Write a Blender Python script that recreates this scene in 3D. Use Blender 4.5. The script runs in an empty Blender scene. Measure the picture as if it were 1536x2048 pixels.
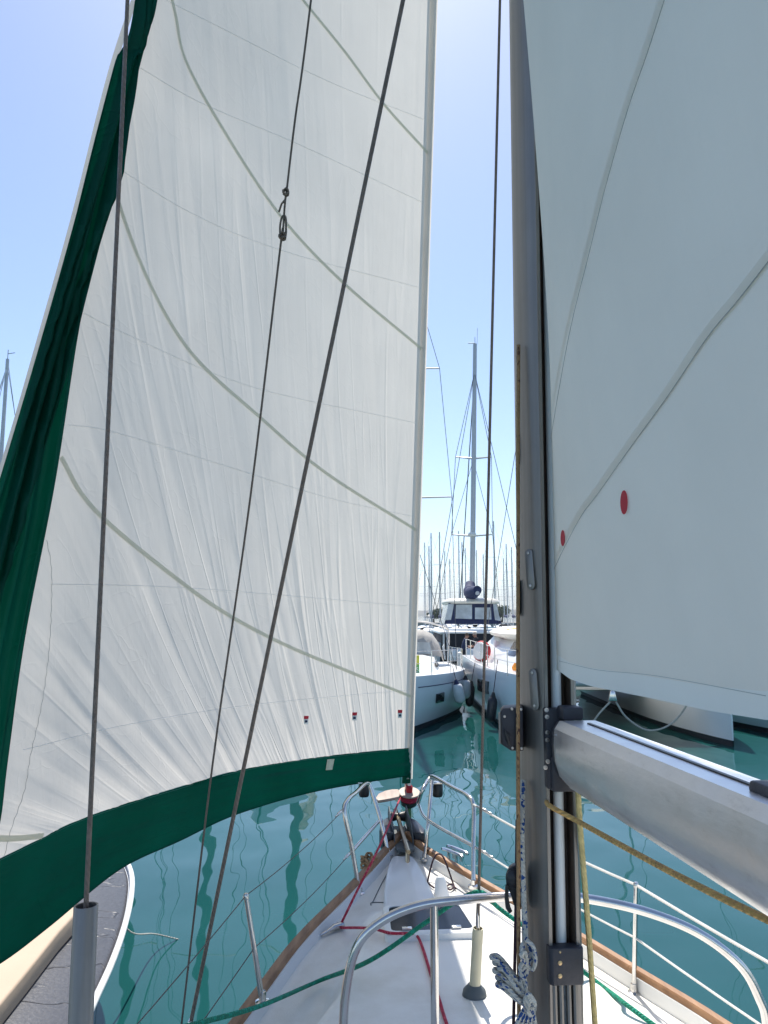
import bpy, bmesh, math, random
from mathutils import Vector, noise, Matrix
from mathutils.bvhtree import BVHTree
random.seed(7)
V = Vector
R = math.radians
SC = bpy.context.scene
COL = SC.collection

# ------------------------------------------------------------------ camera
FPX = 1538.0                      # focal length in photo pixels (1536 x 2048)
PITCH = math.atan2(206, FPX)
CAMZ = 2.85                       # eye above the water
CAM = V((0, 0, CAMZ))
cam_d = bpy.data.cameras.new('camera')
cam_d.sensor_fit = 'VERTICAL'
cam_d.sensor_height = 32.0
cam_d.lens = 32.0 * FPX / 2048
cam_d.clip_start = 0.05
cam_d.clip_end = 30000
cam = bpy.data.objects.new('camera', cam_d)
cam.location = CAM
cam.rotation_euler = (R(90) + PITCH, 0, 0)
COL.objects.link(cam)
SC.camera = cam

# ------------------------------------------------------------------ sky and sun
SUN_ELEV, SUN_AZ = R(58), R(-2)      # azimuth from +Y, negative = to the left
W = bpy.data.worlds.new('World')
SC.world = W
W.use_nodes = True
wn = W.node_tree.nodes
wl = W.node_tree.links
for n in list(wn): wn.remove(n)
sky = wn.new('ShaderNodeTexSky')
sky.sky_type = 'NISHITA'
sky.sun_disc = False
sky.sun_elevation = SUN_ELEV
sky.sun_rotation = SUN_AZ
sky.altitude = 0
sky.air_density = 0.8
sky.dust_density = 0.55
sky.ozone_density = 2.0
bg = wn.new('ShaderNodeBackground')
bg.inputs[1].default_value = 0.15
wo = wn.new('ShaderNodeOutputWorld')
wl.new(sky.outputs[0], bg.inputs[0])
wl.new(bg.outputs[0], wo.inputs[0])
sun_d = bpy.data.lights.new('sun', 'SUN')
sun_d.energy = 4.9
sun_d.angle = R(0.53)
sun_d.color = (1.0, 0.95, 0.87)
sun = bpy.data.objects.new('sun', sun_d)
sdir = V((math.sin(SUN_AZ) * math.cos(SUN_ELEV), math.cos(SUN_AZ) * math.cos(SUN_ELEV), math.sin(SUN_ELEV)))
sun.rotation_euler = sdir.to_track_quat('Z', 'Y').to_euler()
sun.location = (0, 0, 30)
COL.objects.link(sun)
SC.view_settings.view_transform = 'Standard'
SC.view_settings.look = 'None'
SC.view_settings.exposure = 0.46
SC.view_settings.gamma = 1.0
SC.render.engine = 'CYCLES'
SC.cycles.max_bounces = 10
SC.cycles.transparent_max_bounces = 16
SC.cycles.caustics_reflective = False
SC.cycles.caustics_refractive = False
SC.cycles.sample_clamp_indirect = 6.0
SC.cycles.use_denoising = True

# ------------------------------------------------------------------ photo pixel -> place
_c, _s = math.cos(PITCH), math.sin(PITCH)
def ray(px, py):
    x = (px - 768) / FPX; y = (1024 - py) / FPX
    return V((x, _c - y * _s, _s + y * _c))
def P(px, py, D):                 # at camera depth D
    return CAM + ray(px, py) * D
def G(px, py, z):                 # on the level z
    r = ray(px, py); return CAM + r * ((z - CAMZ) / r.z)
def YP(px, py, Y):                # on the upright plane Y
    r = ray(px, py); return CAM + r * (Y / r.y)
def pix(p):
    q = p - CAM
    d = q.y * _c + q.z * _s
    return 768 + FPX * q.x / d, 1024 - FPX * (q.z * _c - q.y * _s) / d

# the yacht's own axes: u to starboard, v forward of the mast
MAST = V((0.41, 2.0)); STEM = V((0.14, 5.4))
_h = (STEM - MAST).normalized(); _r = V((_h.y, -_h.x))
def B(u, v, z):
    q = MAST + _r * u + _h * v
    return V((q.x, q.y, z))
def BUV(p):
    q = V((p.x, p.y)) - MAST
    return q.dot(_r), q.dot(_h)

# ------------------------------------------------------------------ materials
def newmat(name):
    m = bpy.data.materials.new(name); m.use_nodes = True
    nt = m.node_tree
    b = nt.nodes['Principled BSDF']
    return m, nt, b
def nd(nt, typ, **kw):
    n = nt.nodes.new(typ)
    for k, v in kw.items():
        if k.startswith('i_'):
            key = k[2:]
            key = int(key) if key.isdigit() else key.replace('_', ' ')
            n.inputs[key].default_value = v
        else: setattr(n, k, v)
    return n
def ramp(nt, fac, stops):
    r = nd(nt, 'ShaderNodeValToRGB')
    while len(r.color_ramp.elements) < len(stops): r.color_ramp.elements.new(0.5)
    for e, (p, c) in zip(r.color_ramp.elements, stops):
        e.position = p; e.color = (*c, 1) if len(c) == 3 else c
    nt.links.new(fac, r.inputs[0])
    return r.outputs[0]
def coords(nt, scale=(1, 1, 1), kind='Object', rot=(0, 0, 0)):
    t = nd(nt, 'ShaderNodeTexCoord')
    m = nd(nt, 'ShaderNodeMapping')
    m.inputs['Scale'].default_value = scale
    m.inputs['Rotation'].default_value = rot
    nt.links.new(t.outputs[kind], m.inputs['Vector'])
    return m.outputs[0]
def noi(nt, vec, scale, detail=3, rough=0.55):
    n = nd(nt, 'ShaderNodeTexNoise', i_Scale=scale, i_Detail=detail, i_Roughness=rough)
    nt.links.new(vec, n.inputs['Vector'])
    return n.outputs[0]
def bump(nt, b, h, dist, strength=1.0, prev=None):
    n = nd(nt, 'ShaderNodeBump', i_Strength=strength, i_Distance=dist)
    nt.links.new(h, n.inputs['Height'])
    if prev is not None: nt.links.new(prev, n.inputs['Normal'])
    if b is not None: nt.links.new(n.outputs[0], b.inputs['Normal'])
    return n.outputs[0]
def simple(name, col, rough=0.5, metal=0.0, var=0.12, vscale=6.0, bmp=0.0, bscale=60.0, spec=0.5, coat=0.0):
    m, nt, b = newmat(name)
    v = coords(nt)
    n = noi(nt, v, vscale, 4)
    lo = tuple(max(0, c * (1 - var)) for c in col); hi = tuple(min(1, c * (1 + var)) for c in col)
    nt.links.new(ramp(nt, n, [(0.3, lo), (0.7, hi)]), b.inputs['Base Color'])
    b.inputs['Roughness'].default_value = rough
    b.inputs['Metallic'].default_value = metal
    b.inputs['Specular IOR Level'].default_value = spec
    b.inputs['Coat Weight'].default_value = coat
    b.inputs['Coat Roughness'].default_value = 0.1
    if bmp > 0: bump(nt, b, noi(nt, v, bscale, 3), bmp)
    return m

def cloth(name, col, trans, wr=0.0, tcol=None, fine=0.0012, crease=0.0, gloss=0.03, var=0.06):
    """sail cloth: light comes through it"""
    m, nt, b = newmat(name)
    nt.nodes.remove(b)
    out = nt.nodes['Material Output']
    df = nd(nt, 'ShaderNodeBsdfDiffuse'); tr = nd(nt, 'ShaderNodeBsdfTranslucent')
    gl = nd(nt, 'ShaderNodeBsdfGlossy', i_Roughness=0.45)
    uv = coords(nt, (1, 1, 1), 'UV')
    ob = coords(nt)
    n1 = noi(nt, ob, 3.0, 4)
    c1 = ramp(nt, n1, [(0.3, tuple(c * (1 - var) for c in col)), (0.7, col)])
    nt.links.new(c1, df.inputs[0])
    t = tcol or col
    c2 = ramp(nt, n1, [(0.3, tuple(c * 0.93 for c in t)), (0.7, t)])
    nt.links.new(c2, tr.inputs[0])
    # wrinkles run up the cloth: stretched noise in cloth coordinates (metres), sheared
    mp = nd(nt, 'ShaderNodeMapping'); mp.inputs['Scale'].default_value = (7, 0.45, 1); mp.inputs['Rotation'].default_value = (0, 0, R(-18))
    nt.links.new(uv, mp.inputs['Vector'])
    w1 = noi(nt, mp.outputs[0], 1.0, 5, 0.6)
    mp2 = nd(nt, 'ShaderNodeMapping'); mp2.inputs['Scale'].default_value = (30, 4, 1); mp2.inputs['Rotation'].default_value = (0, 0, R(10))
    nt.links.new(uv, mp2.inputs['Vector'])
    w2 = noi(nt, mp2.outputs[0], 1.0, 4, 0.65)
    bn = bump(nt, None, w1, wr) if wr > 0 else None
    vo = nd(nt, 'ShaderNodeTexVoronoi', feature='DISTANCE_TO_EDGE', i_Scale=3.2)
    wv = nd(nt, 'ShaderNodeVectorMath', operation='ADD')
    nz = nd(nt, 'ShaderNodeTexNoise', i_Scale=2.5, i_Detail=3.0)
    nt.links.new(uv, nz.inputs['Vector'])
    nt.links.new(uv, wv.inputs[0]); nt.links.new(nz.outputs[1], wv.inputs[1])
    nt.links.new(wv.outputs[0], vo.inputs['Vector'])
    crk = ramp(nt, vo.outputs['Distance'], [(0.0, (1, 1, 1)), (0.03, (0, 0, 0))])
    bn = bump(nt, None, w2, fine, 1.0, bn)
    if wr > 0: bn = bump(nt, None, crk, fine * 0.6, 1.0, bn)
    if crease > 0:      # thin ridges fanning up from the foot, strongest low down
        cu = nd(nt, 'ShaderNodeUVMap', uv_map='crease')
        sp = nd(nt, 'ShaderNodeSeparateXYZ'); nt.links.new(cu.outputs[0], sp.inputs[0])
        for (kx, ky, seed, amp) in ((5.5, 0.35, 0.0, 1.0), (12.0, 0.6, 9.0, 0.6), (2.6, 0.25, 4.0, 0.8)):
            m3 = nd(nt, 'ShaderNodeMapping'); m3.inputs['Scale'].default_value = (kx, ky, 1); m3.inputs['Location'].default_value = (seed, seed, 0)
            nt.links.new(cu.outputs[0], m3.inputs['Vector'])
            nn = noi(nt, m3.outputs[0], 1.0, 1, 0.4)
            rd = ramp(nt, nn, [(0.46, (0, 0, 0)), (0.5, (1, 1, 1)), (0.54, (0, 0, 0))])
            # patchy strength
            m4 = nd(nt, 'ShaderNodeMapping'); m4.inputs['Scale'].default_value = (1.4, 0.7, 1); m4.inputs['Location'].default_value = (seed + 3, 1, 0)
            nt.links.new(cu.outputs[0], m4.inputs['Vector'])
            pk = ramp(nt, noi(nt, m4.outputs[0], 1.0, 2), [(0.38, (0.08,) * 3), (0.62, (1,) * 3)])
            fd_ = nd(nt, 'ShaderNodeMapRange'); fd_.inputs['From Min'].default_value = 0.0; fd_.inputs['From Max'].default_value = 3.6; fd_.inputs['To Min'].default_value = 1.0; fd_.inputs['To Max'].default_value = 0.13
            nt.links.new(sp.outputs[1], fd_.inputs['Value'])
            a1 = nd(nt, 'ShaderNodeMath', operation='MULTIPLY'); nt.links.new(rd, a1.inputs[0]); nt.links.new(pk, a1.inputs[1])
            fx = nd(nt, 'ShaderNodeMapRange'); fx.inputs['From Min'].default_value = 0.7; fx.inputs['From Max'].default_value = 1.9; fx.inputs['To Min'].default_value = 1.0; fx.inputs['To Max'].default_value = 0.22
            nt.links.new(sp.outputs[0], fx.inputs['Value'])
            a3 = nd(nt, 'ShaderNodeMath', operation='MULTIPLY'); nt.links.new(a1.outputs[0], a3.inputs[0]); nt.links.new(fx.outputs[0], a3.inputs[1])
            a2 = nd(nt, 'ShaderNodeMath', operation='MULTIPLY'); nt.links.new(a3.outputs[0], a2.inputs[0]); nt.links.new(fd_.outputs[0], a2.inputs[1])
            bn = bump(nt, None, a2.outputs[0], crease * amp, 1.0, bn)
    for x in (df, tr, gl): nt.links.new(bn, x.inputs['Normal'])
    mx = nd(nt, 'ShaderNodeMixShader', i_0=trans)
    nt.links.new(df.outputs[0], mx.inputs[1]); nt.links.new(tr.outputs[0], mx.inputs[2])
    mg = nd(nt, 'ShaderNodeMixShader', i_0=gloss)
    nt.links.new(mx.outputs[0], mg.inputs[1]); nt.links.new(gl.outputs[0], mg.inputs[2])
    nt.links.new(mg.outputs[0], out.inputs[0])
    return m

def rope_mat(name, col, fleck=None, twist=True, k=60.0, width=0.55, rough=0.8):
    m, nt, b = newmat(name)
    t = nd(nt, 'ShaderNodeTexCoord')
    sx = nd(nt, 'ShaderNodeSeparateXYZ'); nt.links.new(t.outputs['UV'], sx.inputs[0])
    mul = nd(nt, 'ShaderNodeMath', operation='MULTIPLY'); mul.inputs[1].default_value = k
    nt.links.new(sx.outputs[1], mul.inputs[0])
    mu = nd(nt, 'ShaderNodeMath', operation='MULTIPLY'); mu.inputs[1].default_value = 3.0
    nt.links.new(sx.outputs[0], mu.inputs[0])
    ad = nd(nt, 'ShaderNodeMath', operation='ADD'); nt.links.new(mul.outputs[0], ad.inputs[0]); nt.links.new(mu.outputs[0], ad.inputs[1])
    fr = nd(nt, 'ShaderNodeMath', operation='FRACT'); nt.links.new(ad.outputs[0], fr.inputs[0])
    tri = nd(nt, 'ShaderNodeMath', operation='PINGPONG'); tri.inputs[1].default_value = 0.5
    nt.links.new(fr.outputs[0], tri.inputs[0])
    v = coords(nt)
    n = noi(nt, v, 35, 3)
    base = ramp(nt, n, [(0.3, tuple(c * 0.7 for c in col)), (0.7, col)])
    if fleck:
        cm = nd(nt, 'ShaderNodeCombineXYZ')
        a = nd(nt, 'ShaderNodeMath', operation='MULTIPLY'); a.inputs[1].default_value = 5.0; nt.links.new(sx.outputs[0], a.inputs[0])
        bb = nd(nt, 'ShaderNodeMath', operation='MULTIPLY'); bb.inputs[1].default_value = 150.0; nt.links.new(sx.outputs[1], bb.inputs[0])
        nt.links.new(a.outputs[0], cm.inputs[0]); nt.links.new(bb.outputs[0], cm.inputs[1])
        vo = nd(nt, 'ShaderNodeTexVoronoi', i_Scale=1.0); nt.links.new(cm.outputs[0], vo.inputs['Vector'])
        f = ramp(nt, vo.outputs['Color'], [(width, (0, 0, 0)), (width + 0.04, (1, 1, 1))])
        mx = nd(nt, 'ShaderNodeMixRGB'); nt.links.new(f, mx.inputs[0]); nt.links.new(base, mx.inputs[1]); mx.inputs[2].default_value = (*fleck, 1)
        nt.links.new(mx.outputs[0], b.inputs['Base Color'])
    else: nt.links.new(base, b.inputs['Base Color'])
    b.inputs['Roughness'].default_value = rough
    bump(nt, b, tri.outputs[0], 0.004)
    return m

M = {}
M['sail'] = cloth('sail_cloth', (0.78, 0.735, 0.68), 0.48, wr=0.0022, tcol=(0.79, 0.74, 0.68), fine=0.0004, crease=0.0056)
M['mainsail'] = cloth('mainsail_cloth', (0.95, 0.85, 0.735), 0.58, wr=0.006, tcol=(0.95, 0.855, 0.735), fine=0.0003)
M['maintape'] = cloth('mainsail_tape', (0.97, 0.91, 0.82), 0.55, fine=0.0004)
M['paleth'] = simple('pale_thread', (0.5, 0.48, 0.44), 0.9)
M['grnth'] = simple('green_thread', (0.05, 0.2, 0.15), 0.9)
M['tape'] = cloth('seam_tape', (0.80, 0.77, 0.63), 0.36, fine=0.0006)
M['overlap'] = cloth('cloth_overlap', (0.97, 0.95, 0.92), 0.5, fine=0.0004)
M['thread'] = simple('stitch_thread', (0.25, 0.23, 0.2), 0.9)
M['green'] = cloth('green_sailcloth', (0.001, 0.088, 0.056), 0.14, wr=0.018, tcol=(0.001, 0.11, 0.062), fine=0.0014, gloss=0.012, var=0.35)
M['reddot'] = simple('red_insignia', (0.6, 0.02, 0.04), 0.7)
M['patch'] = simple('pale_patch', (0.72, 0.68, 0.5), 0.8, var=0.25, vscale=14)
M['gel'] = simple('gelcoat_white', (0.80, 0.80, 0.78), 0.32, var=0.03, vscale=2.5, bmp=0.0006, bscale=9)
M['hullw'] = simple('hull_white', (0.80, 0.82, 0.84), 0.18, var=0.03, vscale=1.5, bmp=0.002, bscale=1.2)
M['hullgrey'] = simple('hull_grey', (0.5, 0.55, 0.58), 0.2, var=0.04, vscale=1.5, bmp=0.002, bscale=1.2)
M['boot'] = simple('bottom_paint', (0.02, 0.025, 0.035), 0.5)
M['navy'] = simple('navy_canvas', (0.02, 0.03, 0.09), 0.8, bmp=0.01, bscale=6)
M['beige'] = simple('beige_canvas', (0.45, 0.43, 0.39), 0.85, bmp=0.012, bscale=3)
M['cream'] = simple('cream_moulding', (0.78, 0.74, 0.64), 0.4, var=0.04)
M['black'] = simple('black_plastic', (0.018, 0.018, 0.02), 0.42, var=0.3, vscale=20, bmp=0.0008, bscale=120)
M['dkgrey'] = simple('charcoal_casting', (0.035, 0.034, 0.042), 0.5, var=0.25, vscale=18, bmp=0.001, bscale=90)
M['rubber'] = simple('fender_rubber', (0.012, 0.014, 0.022), 0.35)
M['fwhite'] = simple('fender_white', (0.7, 0.72, 0.74), 0.4, var=0.08)
M['steel'] = simple('stainless_steel', (0.62, 0.61, 0.60), 0.16, 1.0, var=0.10, vscale=12, bmp=0.0006, bscale=30)
M['brass'] = simple('bronze_fitting', (0.45, 0.34, 0.2), 0.3, 1.0, var=0.2)
M['groove'] = simple('shaded_groove', (0.11, 0.075, 0.055), 0.6, var=0.4, vscale=8)  # dark brown stands in for the shade inside the mast slot
M['boltm'] = simple('bolt_head', (0.5, 0.46, 0.42), 0.35, 1.0, var=0.2, vscale=60)
M['pvc'] = simple('aged_pvc', (0.66, 0.6, 0.42), 0.45, var=0.12, vscale=8)
M['rubgrey'] = simple('grey_rubber_boot', (0.10, 0.115, 0.12), 0.6)
M['smoke'] = simple('smoked_acrylic', (0.02, 0.026, 0.04), 0.15, var=0.2, vscale=3, spec=0.08)
M['glass'] = simple('dark_window', (0.02, 0.025, 0.03), 0.05)
M['clear'] = simple('clear_vinyl', (0.42, 0.47, 0.5), 0.12, var=0.3, vscale=1.5, bmp=0.02, bscale=2.5)
M['red'] = simple('red_cloth', (0.45, 0.02, 0.03), 0.7)
M['orange'] = simple('orange_cloth', (0.8, 0.28, 0.02), 0.7)
M['wire'] = rope_mat('wire_strands', (0.25, 0.185, 0.15), None, k=45, rough=0.45)
M['thinwire'] = simple('thin_wire', (0.10, 0.105, 0.11), 0.4, 0.6)
M['lifeline'] = simple('white_coated_wire', (0.72, 0.70, 0.66), 0.5)
M['flagline'] = rope_mat('brown_cord', (0.24, 0.185, 0.15), None, k=90)
M['ropewhite'] = rope_mat('white_rope_blue_fleck', (0.62, 0.60, 0.54), (0.02, 0.07, 0.24), width=0.72, k=90)
M['ropetan'] = rope_mat('tan_rope', (0.46, 0.27, 0.13), (0.16, 0.08, 0.05), width=0.80)
M['ropegold'] = rope_mat('golden_rope', (0.78, 0.46, 0.15), (0.52, 0.30, 0.11), width=0.7)
M['ropeyel'] = rope_mat('pale_yellow_rope', (0.78, 0.61, 0.26), None)
M['ropegreen'] = rope_mat('green_rope', (0.0, 0.21, 0.12), (0.0, 0.30, 0.19), width=0.6, k=80)
M['ropered'] = rope_mat('red_rope', (0.48, 0.02, 0.06), (0.62, 0.10, 0.14), width=0.7, k=90)
M['ropeblue'] = rope_mat('blue_rope', (0.01, 0.09, 0.22), None)
M['ropepurp'] = rope_mat('dark_purple_rope', (0.05, 0.02, 0.035), None)
M['ropepink'] = rope_mat('pink_fleck_rope', (0.5, 0.42, 0.42), (0.35, 0.02, 0.05), width=0.55)
M['mooring'] = rope_mat('mooring_rope', (0.55, 0.53, 0.47), None, k=30)
M['skin'] = simple('skin', (0.42, 0.22, 0.15), 0.6)
M['shirt'] = simple('navy_shirt', (0.02, 0.035, 0.09), 0.85)
M['trous'] = simple('dark_trousers', (0.012, 0.014, 0.02), 0.85)
M['cap'] = simple('beige_cap', (0.5, 0.42, 0.33), 0.85)
M['concrete'] = simple('pontoon_concrete', (0.36, 0.34, 0.31), 0.85, bmp=0.01, bscale=8)
M['yelboard'] = simple('yellow_board', (0.62, 0.6, 0.08), 0.6)
M['grnboard'] = simple('green_board', (0.16, 0.42, 0.12), 0.6)
M['ink'] = simple('dark_ink', (0.02, 0.03, 0.08), 0.7)
M['white'] = simple('white_paint', (0.78, 0.78, 0.76), 0.45, var=0.03)
M['pad'] = simple('beige_sunpad', (0.52, 0.40, 0.29), 0.75, var=0.05, vscale=2, bmp=0.004, bscale=5)
M['leaf'] = simple('foliage', (0.055, 0.085, 0.03), 0.8, var=0.4, vscale=2)
M['bark'] = simple('bark', (0.09, 0.065, 0.045), 0.9)

def mk_deck():
    m, nt, b = newmat('deck_gelcoat')
    v = coords(nt)
    g = noi(nt, v, 2.2, 6, 0.65)
    nt.links.new(ramp(nt, g, [(0.32, (0.72, 0.68, 0.60)), (0.5, (0.83, 0.80, 0.735)), (0.7, (0.86, 0.835, 0.775))]), b.inputs['Base Color'])
    b.inputs['Roughness'].default_value = 0.42
    f = noi(nt, v, 140, 2)
    p = bump(nt, None, f, 0.0012)
    bump(nt, b, g, 0.003, 1.0, p)
    return m
M['deck'] = mk_deck()
def mk_alu():
    m, nt, b = newmat('anodised_aluminium')
    v = coords(nt, (60, 60, 1.2))
    n = noi(nt, v, 1.0, 4)
    v2 = coords(nt, (1, 1, 1))
    n2 = noi(nt, v2, 5, 5, 0.65)
    mx = nd(nt, 'ShaderNodeMath', operation='MULTIPLY'); nt.links.new(n, mx.inputs[0]); nt.links.new(n2, mx.inputs[1])
    nt.links.new(ramp(nt, mx.outputs[0], [(0.12, (0.245, 0.222, 0.20)), (0.38, (0.32, 0.295, 0.27))]), b.inputs['Base Color'])
    b.inputs['Metallic'].default_value = 0.7
    nt.links.new(ramp(nt, n2, [(0.3, (0.36,) * 3), (0.7, (0.50,) * 3)]), b.inputs['Roughness'])
    bump(nt, b, n2, 0.0012)
    return m
M['alu'] = mk_alu()
def mk_boomalu():
    m, nt, b = newmat('scuffed_boom_aluminium')
    v2 = coords(nt)
    n2 = noi(nt, v2, 7, 6, 0.7)
    vs = coords(nt, (1.2, 9, 26), rot=(0, 0, 0))
    n3 = noi(nt, vs, 2.5, 5, 0.7)
    mxx = nd(nt, 'ShaderNodeMath', operation='MULTIPLY'); nt.links.new(n2, mxx.inputs[0]); nt.links.new(n3, mxx.inputs[1])
    nt.links.new(ramp(nt, mxx.outputs[0], [(0.08, (0.56, 0.54, 0.53)), (0.2, (0.74, 0.725, 0.715)), (0.42, (0.80, 0.785, 0.775))]), b.inputs['Base Color'])
    b.inputs['Metallic'].default_value = 0.8
    nt.links.new(ramp(nt, n2, [(0.3, (0.26,) * 3), (0.7, (0.44,) * 3)]), b.inputs['Roughness'])
    bump(nt, b, n3, 0.0005)
    return m
M['boomalu'] = mk_boomalu()
M['darkspar'] = simple('dark_reflection_spar', (0.07, 0.07, 0.075), 0.45, 0.5)  # spar colour darkened so the hidden masts mirror dark in the water
M['spar'] = simple('pale_spar', (0.5, 0.51, 0.52), 0.4, 0.4, var=0.06)
def mk_teak(name, a, bcol):
    m, nt, b = newmat(name)
    v = coords(nt, (30, 3, 30), rot=(0, 0, R(-4.5)))
    n = noi(nt, v, 1.0, 5, 0.6)
    nt.links.new(ramp(nt, n, [(0.3, a), (0.7, bcol)]), b.inputs['Base Color'])
    b.inputs['Roughness'].default_value = 0.55
    bump(nt, b, n, 0.002)
    return m
M['teak'] = mk_teak('teak', (0.24, 0.12, 0.055), (0.42, 0.23, 0.115))
M['oldteak'] = mk_teak('weathered_teak', (0.34, 0.25, 0.19), (0.5, 0.39, 0.31))
def mk_nonskid():
    m, nt, b = newmat('crinkled_grey_cover')
    v = coords(nt, (1.0, 2.6, 2), rot=(0, 0, R(14)))
    n = noi(nt, v, 1.3, 3, 0.5)
    v2 = coords(nt); n2 = noi(nt, v2, 45, 3)
    nt.links.new(ramp(nt, n2, [(0.3, (0.045, 0.045, 0.052)), (0.7, (0.07, 0.07, 0.078))]), b.inputs['Base Color'])
    b.inputs['Roughness'].default_value = 0.42
    r = ramp(nt, n, [(0.485, (0, 0, 0)), (0.5, (1, 1, 1)), (0.515, (0, 0, 0))])
    p = bump(nt, None, r, 0.006)
    bump(nt, b, n2, 0.002, 1.0, p)
    return m
M['nonskid'] = mk_nonskid()
def mk_water():
    m, nt, b = newmat('harbour_water')
    v = coords(nt, (1, 1, 1))
    n0 = noi(nt, v, 0.25, 3)
    nt.links.new(ramp(nt, n0, [(0.3, (0.008, 0.064, 0.063)), (0.7, (0.012, 0.084, 0.080))]), b.inputs['Base Color'])
    b.inputs['Roughness'].default_value = 0.015
    b.inputs['IOR'].default_value = 1.333
    va = coords(nt, (1.0, 0.6, 1.0), rot=(0, 0, R(12)))
    h1 = noi(nt, va, 1.05, 2, 0.35)
    vb = coords(nt, (1.0, 0.8, 1), rot=(0, 0, R(-25)))
    h2 = noi(nt, vb, 0.3, 2, 0.4)
    p = bump(nt, None, h1, 0.030)
    bump(nt, b, h2, 0.06, 1.0, p)
    return m
M['water'] = mk_water()
def mk_hill():
    m, nt, b = newmat('dry_hillside')
    n = noi(nt, coords(nt), 0.012, 5, 0.6)
    nt.links.new(ramp(nt, n, [(0.35, (0.07, 0.09, 0.045)), (0.65, (0.2, 0.17, 0.11))]), b.inputs['Base Color'])
    b.inputs['Roughness'].default_value = 0.95
    return m
M['hill'] = mk_hill()

# ------------------------------------------------------------------ mesh helpers
class MB:
    def __init__(s): s.v = []; s.f = []; s.uv = {}
    def add(s, vs, fs, uvs=None):
        o = len(s.v); s.v += [V(p) for p in vs]
        for i, f in enumerate(fs):
            if uvs: s.uv[len(s.f)] = uvs[i]
            s.f.append(tuple(k + o for k in f))
        return s
    def tube(s, pts, r, n=8, closed=False, caps=True, ell=None):
        pts = [V(p) for p in pts]; N = len(pts)
        rs = r if isinstance(r, (list, tuple)) else [r] * N
        tan = []
        for i in range(N):
            a = pts[(i - 1) % N] if (closed or i > 0) else pts[i]
            b = pts[(i + 1) % N] if (closed or i < N - 1) else pts[i]
            t = b - a
            tan.append(t.normalized() if t.length > 1e-9 else V((0, 0, 1)))
        nrm = tan[0].orthogonal().normalized()
        vs = []; L = [0.0]
        for i in range(N):
            if i > 0:
                L.append(L[-1] + (pts[i] - pts[i - 1]).length)
                nrm = nrm - tan[i] * nrm.dot(tan[i])
                nrm = nrm.normalized() if nrm.length > 1e-6 else tan[i].orthogonal().normalized()
            bi = tan[i].cross(nrm)
            for k in range(n):
                a = 2 * math.pi * k / n
                vs.append(pts[i] + (nrm * math.cos(a) + bi * math.sin(a)) * rs[i])
        fs = []; uvs = []
        M_ = N if closed else N - 1
        for i in range(M_):
            j = (i + 1) % N
            l1 = L[i]; l2 = L[i + 1] if i + 1 < N else L[i] + (pts[0] - pts[i]).length
            for k in range(n):
                k2 = (k + 1) % n
                fs.append((i * n + k, i * n + k2, j * n + k2, j * n + k))
                uvs.append(((k / n, l1), ((k + 1) / n, l1), ((k + 1) / n, l2), (k / n, l2)))
        if caps and not closed:
            fs.append(tuple(range(n - 1, -1, -1))); uvs.append(((0, 0),) * n)
            fs.append(tuple((N - 1) * n + k for k in range(n))); uvs.append(((0, 0),) * n)
        return s.add(vs, fs, uvs)
    def box(s, c, size, X=V((1, 0, 0)), Y=V((0, 1, 0)), Z=V((0, 0, 1))):
        c = V(c); hx, hy, hz = (q / 2 for q in size)
        vs = [c + X * (sx * hx) + Y * (sy * hy) + Z * (sz * hz) for sz in (-1, 1) for sy in (-1, 1) for sx in (-1, 1)]
        return s.add(vs, [(0, 2, 3, 1), (4, 5, 7, 6), (0, 1, 5, 4), (2, 6, 7, 3), (0, 4, 6, 2), (1, 3, 7, 5)])
    def loft(s, rings, closed=True, cap=True):
        n = len(rings[0]); vs = [p for r in rings for p in r]; fs = []
        m = n if closed else n - 1
        for i in range(len(rings) - 1):
            for k in range(m):
                k2 = (k + 1) % n
                fs.append((i * n + k, i * n + k2, (i + 1) * n + k2, (i + 1) * n + k))
        if cap and closed:
            fs.append(tuple(range(n - 1, -1, -1))); fs.append(tuple((len(rings) - 1) * n + k for k in range(n)))
        return s.add(vs, fs)
    def grid(s, rows):
        n = len(rows[0]); vs = [p for r in rows for p in r]; fs = []
        for i in range(len(rows) - 1):
            for k in range(n - 1):
                fs.append((i * n + k, i * n + k + 1, (i + 1) * n + k + 1, (i + 1) * n + k))
        return s.add(vs, fs)
    def prism(s, outline, off):
        n = len(outline); off = V(off)
        vs = [V(p) for p in outline] + [V(p) + off for p in outline]
        fs = [tuple(range(n - 1, -1, -1)), tuple(range(n, 2 * n))]
        for k in range(n): fs.append((k, (k + 1) % n, n + (k + 1) % n, n + k))
        return s.add(vs, fs)
    def lathe(s, base, axis, prof, n=16):
        """prof: (radius, distance along axis)"""
        axis = V(axis).normalized(); e1 = axis.orthogonal().normalized(); e2 = axis.cross(e1)
        base = V(base)
        rings = [[base + axis * h + (e1 * math.cos(2 * math.pi * k / n) + e2 * math.sin(2 * math.pi * k / n)) * max(r, 1e-4) for k in range(n)] for r, h in prof]
        return s.loft(rings)

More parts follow.
